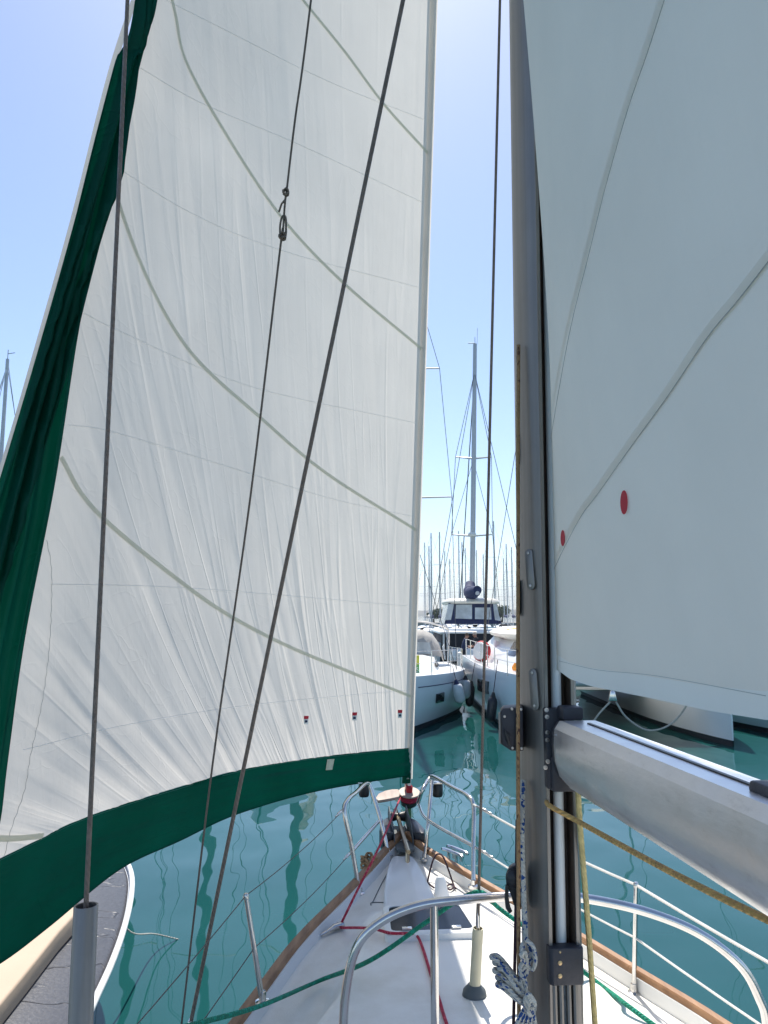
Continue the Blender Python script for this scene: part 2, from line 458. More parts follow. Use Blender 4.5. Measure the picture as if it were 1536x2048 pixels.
ORG = {}
def obj(name, mb, mat, parent=None, smooth=True, base=None, bevel=0.0, bseg=2, angle=40):
    bm_bevel = bevel
    org = ORG[parent.name] if parent is not None else (V(base) if base is not None else None)
    if org is None:
        xs = [p.x for p in mb.v]; ys = [p.y for p in mb.v]; zs = [p.z for p in mb.v]
        org = V(((min(xs) + max(xs)) / 2, (min(ys) + max(ys)) / 2, min(zs)))
    me = bpy.data.meshes.new(name)
    me.from_pydata([tuple(p - org) for p in mb.v], [], mb.f)
    if mb.uv:
        ul = me.uv_layers.new(name='UVMap')
        for pl in me.polygons:
            u = mb.uv.get(pl.index)
            if u:
                for li, c in zip(pl.loop_indices, u): ul.data[li].uv = c
    bm = bmesh.new(); bm.from_mesh(me)
    if bm_bevel > 0:
        bmesh.ops.remove_doubles(bm, verts=bm.verts, dist=1e-5)
        es = [e for e in bm.edges if len(e.link_faces) == 2 and e.calc_face_angle(0) > 0.5]
        bmesh.ops.bevel(bm, geom=es, offset=bm_bevel, segments=bseg, affect='EDGES', profile=0.5)
    if not mb.uv: bmesh.ops.recalc_face_normals(bm, faces=bm.faces)
    bm.to_mesh(me); bm.free()
    if smooth:
        for pl in me.polygons: pl.use_smooth = True
        try: me.set_sharp_from_angle(angle=R(angle))
        except Exception: pass
    me.materials.append(M[mat] if isinstance(mat, str) else mat)
    o = bpy.data.objects.new(name, me)
    COL.objects.link(o)
    if parent is not None: o.parent = parent; ORG[o.name] = org
    else: o.location = org; ORG[o.name] = org
    return o
def thing(name, label, cat, base, group=None):
    o = bpy.data.objects.new(name, None); o.empty_display_size = 0.1
    o.location = base; COL.objects.link(o); ORG[o.name] = V(base)
    return tag(o, label, cat, group)
def tag(o, label=None, cat=None, group=None, kind=None):
    if label: o['label'] = label
    if cat: o['category'] = cat
    if group: o['group'] = group
    if kind: o['kind'] = kind
    return o
def crom(pts, n=8, closed=False):
    pts = [V(p) for p in pts]; N = len(pts); out = []
    rng = N if closed else N - 1
    for i in range(rng):
        p0 = pts[(i - 1) % N] if (closed or i > 0) else pts[0] * 2 - pts[1]
        p1 = pts[i]; p2 = pts[(i + 1) % N]
        p3 = pts[(i + 2) % N] if (closed or i < N - 2) else pts[-1] * 2 - pts[-2]
        for k in range(n):
            t = k / n
            out.append(0.5 * ((2 * p1) + (p2 - p0) * t + (2 * p0 - 5 * p1 + 4 * p2 - p3) * t * t + (3 * p1 - p0 - 3 * p2 + p3) * t ** 3))
    if not closed: out.append(pts[-1])
    return out
def resample(pts, n):
    pts = [V(p) for p in pts]; L = [0.0]
    for a, b in zip(pts, pts[1:]): L.append(L[-1] + (b - a).length)
    out = []; j = 0
    for i in range(n):
        t = L[-1] * i / (n - 1)
        while j < len(L) - 2 and L[j + 1] < t: j += 1
        f = (t - L[j]) / max(1e-9, L[j + 1] - L[j])
        out.append(pts[j].lerp(pts[j + 1], min(1, max(0, f))))
    return out
def interp(tab, x):
    if x <= tab[0][0]: return tab[0][1]
    for (a, fa), (b, fb) in zip(tab, tab[1:]):
        if x <= b: return fa + (fb - fa) * (x - a) / (b - a)
    return tab[-1][1]
def smooth01(x): x = max(0, min(1, x)); return x * x * (3 - 2 * x)
def rope(name, label, pts, r, mat, n=8, parent=None, sub=8, cat='rope', group=None):
    o = obj(name, MB().tube(crom(pts, sub) if len(pts) > 2 else pts, r, n), mat, parent)
    return tag(o, label, cat, group) if parent is None else o

# ================================================================== SETTING
w = MB()
ext = 9000
xs = [-ext, -600, -120, -30, 0, 30, 120, 600, ext]; ys = [-400, -60, -10, 5, 20, 40, 120, 600, ext]
w.grid([[V((x, y, 0)) for x in xs] for y in ys])
tag(obj('water', w, 'water', base=(0, 0, 0)), kind='structure')

def hill(name, x0, x1, y, hmax, seed, depth=700):
    mb = MB(); rows = []
    nx = 60
    for j in range(9):
        t = j / 8; row = []
        for i in range(nx + 1):
            x = x0 + (x1 - x0) * i / nx
            e = math.sin(math.pi * i / nx) ** 0.7
            hh = hmax * e * math.sin(math.pi * min(1, 0.02 + t * 0.96)) * (0.7 + 0.6 * noise.noise((x * 0.0022 + seed, t * 2, seed)) + 0.12 * noise.noise((x * 0.011, t * 6, seed)))
            row.append(V((x, y + depth * t, max(-2, hh) if 0 < j < 8 else -2)))
        rows.append(row)
    mb.grid(rows)
    return tag(obj(name, mb, 'hill', base=((x0 + x1) / 2, y, -2)), kind='structure')
hill('hills', -2600, 900, 3300, 75, 3.1)
hill('hills', 300, 4200, 4300, 45, 8.7)

# a low quay far behind the moorings
q = MB(); q.box((0, 190, 0.35), (420, 26, 1.5))
tag(obj('quay', q, 'concrete'), kind='structure')

# pontoon the opposite boats lie stern-to
pt = MB(); pt.box((0, 32.2, 0.1), (60, 3.0, 0.8))
tag(obj('pontoon', pt, 'concrete'), kind='structure')

# ================================================================== OUR YACHT
yacht = thing('sailing_yacht', 'white deck of the yacht with teak toe rail under both sails', 'sailboat', B(0, 0, 0))
WB = [(-6.0, 1.05), (-4.5, 1.32), (-3, 1.48), (-1.5, 1.5), (0, 1.32), (0.6, 1.16), (1.2, 0.92), (1.5, 0.80), (1.8, 0.68), (2.3, 0.42), (2.6, 0.275), (2.9, 0.135), (3.1, 0.05), (3.2, 0.02)]
def half(v):      # smoothed table
    return (interp(WB, v - 0.12) + interp(WB, v) * 2 + interp(WB, v + 0.12)) / 4
AX = [(-6, 0.0), (0, 0.0), (1.2, 0.02), (2.0, -0.03), (2.9, -0.05), (3.2, -0.03)]
def sheer(v): return interp([(-6, 1.16), (-3, 1.14), (0, 1.22), (1.5, 1.32), (2.5, 1.40), (3.2, 1.45)], v)
def trunk(v): return interp([(-6, 0.0), (-5.8, 0.30), (-1, 0.30), (0, 0.26), (1.0, 0.17), (1.6, 0.12), (1.95, 0.09), (2.2, 0.0), (3.3, 0)], v)
def deckz(u, v):
    hw = max(half(v), 0.03); a = min(1.0, abs(u) / hw)
    z = sheer(v) - 0.055 + 0.045 * (1 - a * a) * min(1, hw / 0.5)
    tw = hw - 0.36 if v < 1.5 else max(0.05, hw * 0.58)
    z += trunk(v) * smooth01((tw + 0.05 - abs(u)) / 0.13)
    return z
vs_ = [-6 + 9.2 * i / 92 for i in range(93)]
# hull
rings = []
for v in vs_:
    hw = half(v); z = sheer(v)
    ring = []
    fl = interp([(-6, 0.9), (0, 0.88), (1.5, 0.7), (2.6, 0.35), (3.2, 0.1)], v)
    prof = [(1.0, z), (0.97 + 0.03 * fl, z * 0.75), (0.5 + 0.5 * fl, z * 0.3), (0.35 + 0.6 * fl, 0.0), (0.75 * fl, -0.3), (0.0, -0.5)]
    rake = lambda zz: -0.0 if v < 2 else -0.25 * (v - 2) / 1.2 * (1 - zz / z) ** 1.0
    L_ = [B(-hw * k + interp(AX, v), v + rake(zz), zz) for k, zz in prof]
    R_ = [B(hw * k + interp(AX, v), v + rake(zz), zz) for k, zz in reversed(prof[:-1])]
    rings.append(L_ + R_)
obj('hull', MB().loft(rings, closed=False), 'gel', yacht)
tr_ = MB().add(rings[0], [tuple(range(len(rings[0])))])
obj('transom', tr_, 'gel', yacht)
# deck
rows = []
for v in vs_:
    hw = half(v) - 0.012
    n = 56
    rows.append([B(-hw + 2 * hw * i / n + interp(AX, v), v, deckz(-hw + 2 * hw * i / n, v)) for i in range(n + 1)])
deckmb = MB().grid(rows)
deck = obj('deck', deckmb, 'deck', yacht, angle=70)
bv = []; bf = []
deck_bvh = BVHTree.FromPolygons([tuple(p) for p in deckmb.v], deckmb.f)
def on_deck(px, py, up=0.0):
    h = deck_bvh.ray_cast(CAM, ray(px, py).normalized())
    if h[0] is None: return G(px, py, 1.4)
    return h[0] + V((0, 0, up))
def down(x, y, up=0.0):
    h = deck_bvh.ray_cast(V((x, y, 5)), V((0, 0, -1)))
    return (h[0] + V((0, 0, up))) if h[0] else V((x, y, 1.35 + up))
# white bulwark lip and teak toe rail, in lengths
for s in (-1, 1):
    lip = []
    for v in vs_:
        hw = half(v); a = interp(AX, v); z = sheer(v)
        lip.append([B(s * (hw + 0.004) + a, v, z - 0.07), B(s * (hw + 0.004) + a, v, z + 0.004), B(s * (hw - 0.045) + a, v, z + 0.004), B(s * (hw - 0.06) + a, v, z - 0.075)])
    obj('bulwark', MB().loft(lip), 'gel', yacht, angle=50)
    cuts = [-6, -4.4, -2.8, -1.2, 0.35, 1.5, 2.45, 3.17]
    for a0, a1 in zip(cuts, cuts[1:]):
        rr = []
        m_ = 14
        for i in range(m_ + 1):
            v = a0 + 0.001 + (a1 - a0 - 0.002) * i / m_
            hw = half(v); a = interp(AX, v); z = sheer(v) + 0.004
            rr.append([B(s * (hw + 0.012) + a, v, z), B(s * (hw + 0.010) + a, v, z + 0.016), B(s * (hw + 0.002) + a, v, z + 0.024),
                       B(s * (hw - 0.028) + a, v, z + 0.024), B(s * (hw - 0.036) + a, v, z + 0.016), B(s * (hw - 0.038) + a, v, z)])
        obj('toe_rail', MB().loft(rr), 'teak', yacht)

# anchor locker cover
def slab(name, pts_fn, mat, parent, h, taper, lift=0.0, seg=None):
    pass
lk = []
a_, b_ = 2.10, 2.80
for z, ins in ((-0.03, 0.0), (0.015, 0.006), (0.032, 0.02), (0.038, 0.05)):
    ring = []
    for (u0, v0) in ((-0.232, a_), (-0.10, a_ - 0.012), (0.03, a_), (0.022, (a_ + b_) / 2), (-0.012, b_), (-0.08, b_ + 0.02), (-0.145, b_), (-0.215, (a_ + b_) / 2)):
        cu, cv = -0.09, (a_ + b_) / 2
        k = 1 - ins * 2.2
        u = cu + (u0 - cu) * k; v = cv + (v0 - cv) * (1 - ins * 0.7)
        ring.append(B(u, v, deckz(0, 2.35) + z + (v - 2.35) * 0.05))
    lk.append(crom(ring, 4, True))
obj('anchor_locker_lid', MB().loft(lk), 'gel', yacht, angle=60)
# locker joint groove lines on deck (thin dark seams)
def deckline(name, pxs, r, mat, parent=yacht, up=0.002):
    pts = [on_deck(x, y, up) for x, y in pxs]
    return obj(name, MB().tube(crom(pts, 6) if len(pts) > 2 else pts, r, 5), mat, parent)
deckline('locker_joint', [(742, 1811), (745, 1806), (782, 1806)], 0.003, 'rubgrey')
deckline('locker_joint', [(786, 1729), (765, 1765), (745, 1806)], 0.003, 'rubgrey')

# foredeck hatch
hz = deckz(0, 1.72) + 0.004
hatch_c = [(-0.25, 1.63), (0.12, 1.63), (0.105, 1.95), (-0.235, 1.95)]
def hring(ins, z):
    cu = -0.065; cv = 1.79
    r_ = []
    for (u, v) in hatch_c:
        r_.append((cu + (u - cu) * (1 - ins / 0.18), cv + (v - cv) * (1 - ins / 0.15)))
    out = []
    for i in range(4):
        p = V(r_[i]); pa = V(r_[i - 1]); pb = V(r_[(i + 1) % 4])
        d1 = (pa - p).normalized() * 0.035; d2 = (pb - p).normalized() * 0.035
        for t in (0, 0.25, 0.5, 0.75, 1):
            q_ = (p + d1) * (1 - t) ** 2 + p * 2 * t * (1 - t) + (p + d2) * t * t
            out.append(B(q_.x, q_.y, deckz(q_.x, q_.y) * 0.35 + (hz + (1.79 - q_.y) * 0.04) * 0.65 + z))
    return out
hatch = obj('hatch', MB().loft([hring(-0.03, -0.03), hring(-0.028, 0.018), hring(-0.018, 0.026), hring(0.0, 0.026), hring(0.002, 0.012)], cap=False), 'gel', yacht, angle=50)
obj('hatch_glass', MB().loft([hring(-0.001, 0.010), hring(0.0, 0.022)]), 'smoke', hatch)
for u in (-0.18, 0.04):
    obj('hinge', MB().box(B(u, 1.632, hz + 0.036), (0.045, 0.018, 0.012), V((_r.x, _r.y, 0)), V((_h.x, _h.y, 0))), 'steel', hatch, bevel=0.003)
# vents / deck plates beside the hatch
for px, py in ((934, 1861), (850, 1866), (815, 1868)):
    p = on_deck(px, py)
    obj('deck_plate', MB().lathe(p - V((0, 0, 0.004)), (0, 0, 1), [(0.0, 0), (0.026, 0), (0.026, 0.007), (0.019, 0.011), (0.0, 0.012)], 16), 'steel', yacht)

# pulpit, two halves
def pipe(name, pts, r, mat='steel', parent=yacht, sub=6, n=10):
    return obj(name, MB().tube(crom(pts, sub) if len(pts) > 2 else pts, r, n), mat, parent)
ZP = 1.80
def foot_plate(p, parent=yacht, r=0.03):
    return obj('base_plate', MB().lathe(p - V((0, 0, 0.006)), (0, 0, 1), [(0, 0), (r, 0), (r, 0.012), (r * 0.55, 0.018), (r * 0.5, 0.04), (0, 0.041)], 12), 'steel', parent)
pl_rear_b = on_deck(719, 1788); pr_rear_b = on_deck(947, 1773)
pl_front_b = on_deck(781, 1722); pr_front_b = on_deck(850, 1718)
TR_ = 0.0125
lt_rear = G(689, 1606, ZP + 0.02); lt_front = G(733, 1566, ZP + 0.02)
rt_rear = G(947, 1598, ZP + 0.02); rt_front = G(868, 1554, ZP + 0.02)
lp = pipe('pulpit', [pl_rear_b, pl_rear_b.lerp(lt_rear, 0.5), lt_rear - V((0, 0, 0.05)), lt_rear + (lt_front - lt_rear) * 0.12, lt_rear.lerp(lt_front, 0.5), lt_front, lt_front + V((0.03, 0.03, -0.05)), pl_front_b.lerp(lt_front, 0.5) + V((0.015, 0.02, 0)), pl_front_b], TR_)
mid_l0 = pl_rear_b.lerp(lt_rear, 0.47); mid_l1 = G(757, 1643, 1.62)
pipe('pulpit_mid_rail', [mid_l0, mid_l1], 0.010)
rp = pipe('pulpit', [pr_rear_b, pr_rear_b.lerp(rt_rear, 0.5), rt_rear - V((0, 0, 0.05)), rt_rear + (rt_front - rt_rear) * 0.12, rt_rear.lerp(rt_front, 0.5), rt_front, G(858, 1558, 1.80), G(845, 1580, 1.76), G(836, 1607, 1.66)], TR_)
pipe('pulpit_front_post', [G(864, 1562, ZP), G(857, 1640, 1.62), pr_front_b], TR_)
mid_r0 = pr_rear_b.lerp(rt_rear, 0.45)
pipe('pulpit_mid_rail', [mid_r0, G(856, 1640, 1.62), G(836, 1607, 1.66)], 0.010)
for p in (pl_rear_b, pr_rear_b, pl_front_b, pr_front_b): foot_plate(p)
# navigation lights
for px, py, par in ((728, 1572, lp), (875, 1572, rp)):
    c = G(px, py, 1.765)
    nl = obj('navigation_light', MB().lathe(c - V((0, 0, 0.065)), (0, 0, 1), [(0, 0), (0.028, 0), (0.034, 0.012), (0.034, 0.07), (0.028, 0.08), (0, 0.08)], 14), 'black', par)
    obj('light_cap', MB().box(c + V((0, 0, 0.022)), (0.085, 0.06, 0.012)), 'steel', par, bevel=0.003)
# teak bow step
stp = [G(x, y, 1.60) for x, y in ((751, 1606), (757, 1597), (770, 1591), (785, 1588), (797, 1588), (801, 1596), (798, 1603), (785, 1606), (770, 1609), (756, 1611))]
obj('bow_step', MB().prism([p + V((0, 0.06, 0)) for p in stp], (0, 0, 0.02)), 'oldteak', yacht, bevel=0.004)

# stem fitting with anchor roller
sf = thing('anchor', 'galvanised anchor with dark flukes stowed on the bow roller', 'anchor', B(-0.05, 3.1, 1.4))
X3 = V((_r.x, _r.y, 0)); Y3 = V((_h.x, _h.y, 0)); Z3 = V((0, 0, 1))
for s in (-1, 1):
    obj('roller_cheek', MB().prism([B(-0.05 + s * 0.055, v, z) for v, z in ((2.98, 1.43), (3.1, 1.44), (3.42, 1.46), (3.47, 1.52), (3.40, 1.58), (3.1, 1.54), (3.0, 1.48))], X3 * 0.006 * s), 'rubgrey', yacht, bevel=0.002)
obj('stem_plate', MB().box(B(-0.05, 3.16, 1.435), (0.11, 0.52, 0.02), X3, Y3), 'rubgrey', yacht, bevel=0.004)
obj('roller', MB().lathe(B(-0.1, 3.40, 1.51), X3, [(0, 0), (0.035, 0), (0.022, 0.05), (0.035, 0.1), (0, 0.1)], 14), 'black', yacht)
obj('shank', MB().tube([B(-0.05, 2.75, 1.47), B(-0.05, 3.2, 1.50), B(-0.05, 3.55, 1.52), B(-0.05, 3.70, 1.42)], 0.014, 8), 'brass', sf)
for s in (-1, 1):
    fl = [B(-0.05 + s * u_, v_, 1.40) for u_, v_ in ((0.062, 3.02), (0.13, 3.0), (0.145, 3.1), (0.12, 3.3), (0.062, 3.42))]
    obj('fluke', MB().prism(fl, (0, 0, 0.11)), 'rubber', sf, bevel=0.012)
obj('chain', MB().tube(crom([B(-0.05, 2.78, 1.47), B(-0.06, 2.7, deckz(0, 2.7) + 0.03), B(-0.07, 2.62, deckz(0, 2.6) + 0.01)], 6), 0.012, 6), 'brass', sf)

# mooring cleats
def cleat(px, py, ang):
    p = on_deck(px, py)
    d = V((math.cos(ang), math.sin(ang), 0))
    e = V((-d.y, d.x, 0))
    p = p + V((0, 0, 0.0))
    mb = MB().tube(crom([p - d * 0.10 + V((0, 0, 0.045)), p - d * 0.05 + V((0, 0, 0.05)), p + d * 0.05 + V((0, 0, 0.05)), p + d * 0.10 + V((0, 0, 0.045))], 4), [0.006] + [0.011] * 11 + [0.006], 8)
    for k in (-0.035, 0.035): mb.tube([p + d * k - V((0, 0, 0.01)), p + d * k + V((0, 0, 0.05))], 0.010, 8)
    return obj('cleat', mb, 'steel', yacht)
cleat(915, 1716, R(-55)); cleat(905, 1722, R(-55))
cleat(735, 1765, R(60))
# coil of old mooring line by the port bow
rp_ = []
c0 = on_deck(738, 1735, 0.04)
for i in range(90):
    a = i * 0.42; rr = 0.05 + 0.018 * math.sin(i * 1.7)
    rp_.append(c0 + V((math.cos(a) * rr * 0.7, math.sin(a) * rr * 1.6, 0.0 + 0.0007 * i + 0.008 * math.sin(i * 2.3))))
rope('rope_coil', 'small tangled tan rope coil beside the port pulpit foot', rp_, 0.006, 'ropetan', 6, sub=3)
# white horn on the foredeck, with a black cord
wp = on_deck(884, 1800)
obj('deck_vent', MB().lathe(wp - V((0, 0, 0.02)), V((-0.05, 0.2, 1)), [(0, 0), (0.05, 0), (0.047, 0.03), (0.034, 0.07), (0.03, 0.11), (0.022, 0.13), (0, 0.135)], 16), 'gel', yacht)
cd = [on_deck(x, y, 0.012) for x, y in ((868, 1780), (858, 1772), (856, 1764), (868, 1758), (880, 1757), (890, 1762), (905, 1768), (908, 1778), (900, 1784), (893, 1778), (903, 1773), (912, 1782))]
cd[3].z += 0.1; cd[4].z += 0.12; cd[5].z += 0.1
rope('black_cord', 'thin black cord lying loose by the white deck vent', cd, 0.005, 'ropepurp', 6)

# stanchions and lifelines
def stanchion(bp, tp):
    bp = bp - V((0, 0, 0.004))
    st = obj('stanchion', MB().tube([bp, bp.lerp(tp, 0.5), tp], [0.0105, 0.010, 0.009], 10), 'steel', yacht)
    obj('socket', MB().lathe(bp, (0, 0, 1), [(0, 0), (0.028, 0), (0.028, 0.006), (0.014, 0.010), (0.013, 0.04), (0.0, 0.041)], 12), 'steel', st)
    obj('cap', MB().lathe(tp - V((0, 0, 0.012)), (0, 0, 1), [(0, 0), (0.011, 0), (0.012, 0.012), (0.008, 0.02), (0, 0.022)], 10), 'steel', st)
    return st
spb = on_deck(525, 2003); spt = YP(492, 1791, spb.y)
ssb = on_deck(1268, 1985); sst = YP(1272, 1768, ssb.y)
stanchion(spb, spt); stanchion(ssb, sst)
aft = []
for s in (-1, 1):
    bp = down(*(B(s * 1.36, -0.5, 0).xy)); tp = bp + V((s * 0.03, 0, 0.46))
    stanchion(bp, tp); aft.append((bp, tp))
    bp2 = down(*(B(s * 1.40, -2.6, 0).xy)); tp2 = bp2 + V((s * 0.03, 0, 0.46))
    stanchion(bp2, tp2); aft.append((bp2, tp2))
def life(pts, r, mat):
    out = []
    for a, b in zip(pts, pts[1:]):
        for k in range(8):
            t = k / 8; p = a.lerp(b, t); p.z -= 0.02 * 4 * t * (1 - t) * min(1, (b - a).length / 1.5); out.append(p)
    out.append(pts[-1])
    return obj('lifeline', MB().tube(out, r, 6), mat, yacht)
life([lt_rear - V((0, 0, 0.03)), spt, aft[0][1], aft[1][1]], 0.0022, 'thinwire')
life([mid_l0, spb.lerp(spt, 0.5), aft[0][0].lerp(aft[0][1], 0.5), aft[1][0].lerp(aft[1][1], 0.5)], 0.0022, 'thinwire')
life([rt_rear - V((0, 0, 0.03)), sst - V((0, 0, 0.004)), aft[2][1], aft[3][1]], 0.0062, 'lifeline')
life([mid_r0, ssb.lerp(sst, 0.5), aft[2][0].lerp(aft[2][1], 0.5), aft[3][0].lerp(aft[3][1], 0.5)], 0.0048, 'lifeline')
for a, b in ((lt_rear - V((0, 0, 0.03)), spt), (mid_l0, spb.lerp(spt, 0.5)), (rt_rear - V((0, 0, 0.03)), sst), (mid_r0, ssb.lerp(sst, 0.5))):
    d = (b - a).normalized()
    obj('turnbuckle', MB().tube([a, a + d * 0.03, a + d * 0.035, a + d * 0.12, a + d * 0.125, a + d * 0.17], [0.004, 0.004, 0.008, 0.008, 0.004, 0.003], 8), 'steel', yacht)

# guard hoop round the mast
HY = 2.62
hp = [YP(684, 2130, HY - 0.02), YP(690, 2000, HY), YP(712, 1898, HY), YP(760, 1845, HY), YP(835, 1812, HY), YP(930, 1799, HY), YP(1090, 1790, HY), YP(1190, 1800, HY), YP(1300, 1826, HY), YP(1400, 1868, HY), YP(1480, 1930, HY), YP(1518, 1995, HY), YP(1535, 2060, HY), YP(1545, 2200, HY)]
hz0 = down(hp[0].x, hp[0].y); hz1 = down(hp[-1].x, hp[-1].y)
hp = [hz0 - V((0, 0, 0.01))] + [p for p in hp if p.z > max(hz0.z, hz1.z) + 0.08] + [hz1 - V((0, 0, 0.01))]
hoop = pipe('mast_guard_rail', hp, 0.0145, n=14, sub=8)
for px in (868,):
    tp = YP(px, 1806 if px < 1000 else 1838, HY)
    bp = down(tp.x, tp.y)
    obj('rail_leg', MB().tube([bp - V((0, 0, 0.01)), tp], 0.0135, 12), 'steel', hoop)
    foot_plate(bp)

# ================================================================== MAST
def lean(z): return 0.0095 * (z - 2.2)
mast = thing('mast', 'tall grey aluminium mast with furling slot and riveted plates', 'mast', B(0, 0, 1.4))
sec = [(.036, -.1), (.050, -.078), (.061, -.042), (.0665, 0), (.063, .04), (.052, .07), (.03, .093), (0, .1)]
sec = sec + [(-u, v) for u, v in reversed(sec[:-1])]
secs = sec + [(-.029, -.1), (-.029, -.052), (.029, -.052), (.029, -.1)]
def msec(z, pts): return [B(u + lean(z), v, z) for u, v in pts]
zs = [deckz(0, 0) - 0.02, 2.0, 3, 5, 8, 11, 13.3]
mmb = MB().loft([msec(z, sec) for z in zs], closed=False, cap=False)
obj('extrusion', mmb, 'alu', mast, angle=35)
for s in (-1, 1):
    obj('slot_lip', MB().loft([msec(z, [(s * .0362, -.0985), (s * .0362, -.106), (s * .0285, -.106), (s * .0285, -.0985)]) for z in zs]), 'alu', mast, angle=30)
obj('luff_groove', MB().loft([msec(z, [(-.0362, -.099), (-.0285, -.099), (-.0285, -.052), (.0285, -.052), (.0285, -.099), (.0362, -.099)]) for z in zs], closed=False, cap=False), 'groove', mast, angle=30)
obj('luff_foil', MB().tube([B(lean(z), -.079, z) for z in zs], 0.0125, 12), 'white', mast)
obj('masthead', MB().box(B(lean(13.3), 0.0, 13.33), (0.16, 0.34, 0.08), X3, Y3), 'alu', mast, bevel=0.01)
SPZ = 6.5
for s in (-1, 1):
    for zz, ln in ((SPZ, 1.16), (10.0, 0.85)):
        a = B(lean(zz) + s * 0.05, 0, zz); b_ = B(lean(zz) + s * ln, -0.10, zz + 0.06)
        obj('spreader', MB().tube([a, b_], [0.03, 0.02], 8), 'alu', mast)
mast_bvh = BVHTree.FromPolygons([tuple(p) for p in mmb.v], mmb.f)
def on_mast(px, py):
    h = mast_bvh.ray_cast(CAM, ray(px, py).normalized())
    return (h[0], h[1] if h[1].dot(ray(px, py)) < 0 else -h[1])
def oval_plate(px, py0, py1, wpx):
    p0, n = on_mast(px - 3, py0); p1, _ = on_mast(px + 3, py1)
    c = (p0 + p1) / 2; zz = (p0 - p1).normalized(); n = (n + (CAM - c).normalized() * 0.8).normalized(); n = (n - zz * n.dot(zz)).normalized(); c = c + n * 0.004; xx = zz.cross(n)
    hl = (p0 - p1).length / 2; r = 0.0115
    out = []
    for k in range(9): a = math.pi * k / 8; out.append(c + zz * (hl - r + r * math.sin(a)) + xx * r * math.cos(a))
    for k in range(9): a = math.pi + math.pi * k / 8; out.append(c + zz * (-hl + r + r * math.sin(a)) + xx * r * math.cos(a))
    pl = obj('cover_plate', MB().prism([p - n * 0.004 for p in out], n * 0.009), 'alu', mast, bevel=0.001)
    for t in (1, -1):
        q_ = c + zz * t * (hl - 0.010) + n * 0.005
        obj('screw', MB().lathe(q_, n, [(0, 0), (0.0042, 0), (0.0035, 0.002), (0, 0.0025)], 10), 'boltm', pl)
oval_plate(1063, 1099, 1180, 16); oval_plate(1071, 1337, 1420, 16)
# halyard exit slots on the port side
for y0, y1 in ((682, 742), (862, 930), (1160, 1232)):
    pts = [YP(1038, y0 + (y1 - y0) * k / 6, 1.99) for k in range(7)]
    obj('halyard_exit', MB().tube(pts, [0.003, 0.006, 0.007, 0.007, 0.007, 0.006, 0.003], 8), 'black', mast)
# gooseneck castings (behind the mast, above and below the boom end)
def zpy(py, Y=1.9): return YP(1100, py, Y).z
gb = obj('gooseneck_bracket', MB().box(B(-0.012 + lean(2.5), -0.118, (zpy(1414) + zpy(1572)) / 2), (0.058, 0.030, zpy(1414) - zpy(1572)), X3, Y3), 'dkgrey', mast, bevel=0.004)
obj('gooseneck_toggle', MB().box(B(0.012 + lean(2.5), -0.15, zpy(1420)), (0.05, 0.05, 0.03), X3, Y3), 'dkgrey', mast, bevel=0.006)
obj('gooseneck_lower', MB().box(B(0.004 + lean(2.5), -0.124, (zpy(1508) + zpy(1576)) / 2), (0.074, 0.042, zpy(1508) - zpy(1576)), X3, Y3), 'dkgrey', mast, bevel=0.005)
obj('gooseneck_pin', MB().tube([B(0.01 + lean(2.5), -0.15, zpy(1410)), B(0.01 + lean(2.5), -0.15, zpy(1560))], 0.011, 10), 'steel', mast)
for px, py in ((1093, 1420), (1094, 1434), (1095, 1465), (1095, 1480), (1096, 1523), (1091, 1535)):
    c = B(0, -0.134, 2.5); 
    r_ = ray(px, py); k = ((c - CAM).dot(Y3)) / r_.dot(Y3); q_ = CAM + r_ * k
    if py > 1505: q_ = CAM + r_ * (((B(0, -0.146, 2.5) - CAM).dot(Y3)) / r_.dot(Y3))
    obj('bolt', MB().lathe(q_ + Y3 * 0.003, -Y3, [(0, 0), (0.0052, 0), (0.0052, 0.004), (0.003, 0.0042), (0.0028, 0.002), (0, 0.002)], 12), 'boltm', gb)
# lower black sleeve across the slot
z0, z1 = zpy(1888), zpy(1962)
sl = obj('slot_sleeve', MB().loft([msec(z, [(.040, -.09), (.040, -.118), (.034, -.124), (-.034, -.124), (-.040, -.118), (-.040, -.09)]) for z in (z1, z0)]), 'dkgrey', mast, bevel=0.003)
for py in (1904, 1926, 1958 - 6):
    r_ = ray(1120, py); q_ = CAM + r_ * (((B(0, -0.124, 2) - CAM).dot(Y3)) / r_.dot(Y3))
    obj('bolt', MB().lathe(q_ + Y3 * 0.002, -Y3, [(0, 0), (0.006 if py > 1910 else 0.003, 0), (0.005 if py > 1910 else 0.0025, 0.003), (0, 0.004)], 12), 'brass', sl)
zb = [deckz(0, 0), z1]
for u in (-0.024, -0.009, 0.009, 0.024):
    obj('slot_rib', MB().tube([B(u + lean(1.8), -.104, zb[0]), B(u + lean(1.9), -.104, zb[1])], 0.0062, 8), 'alu', mast)
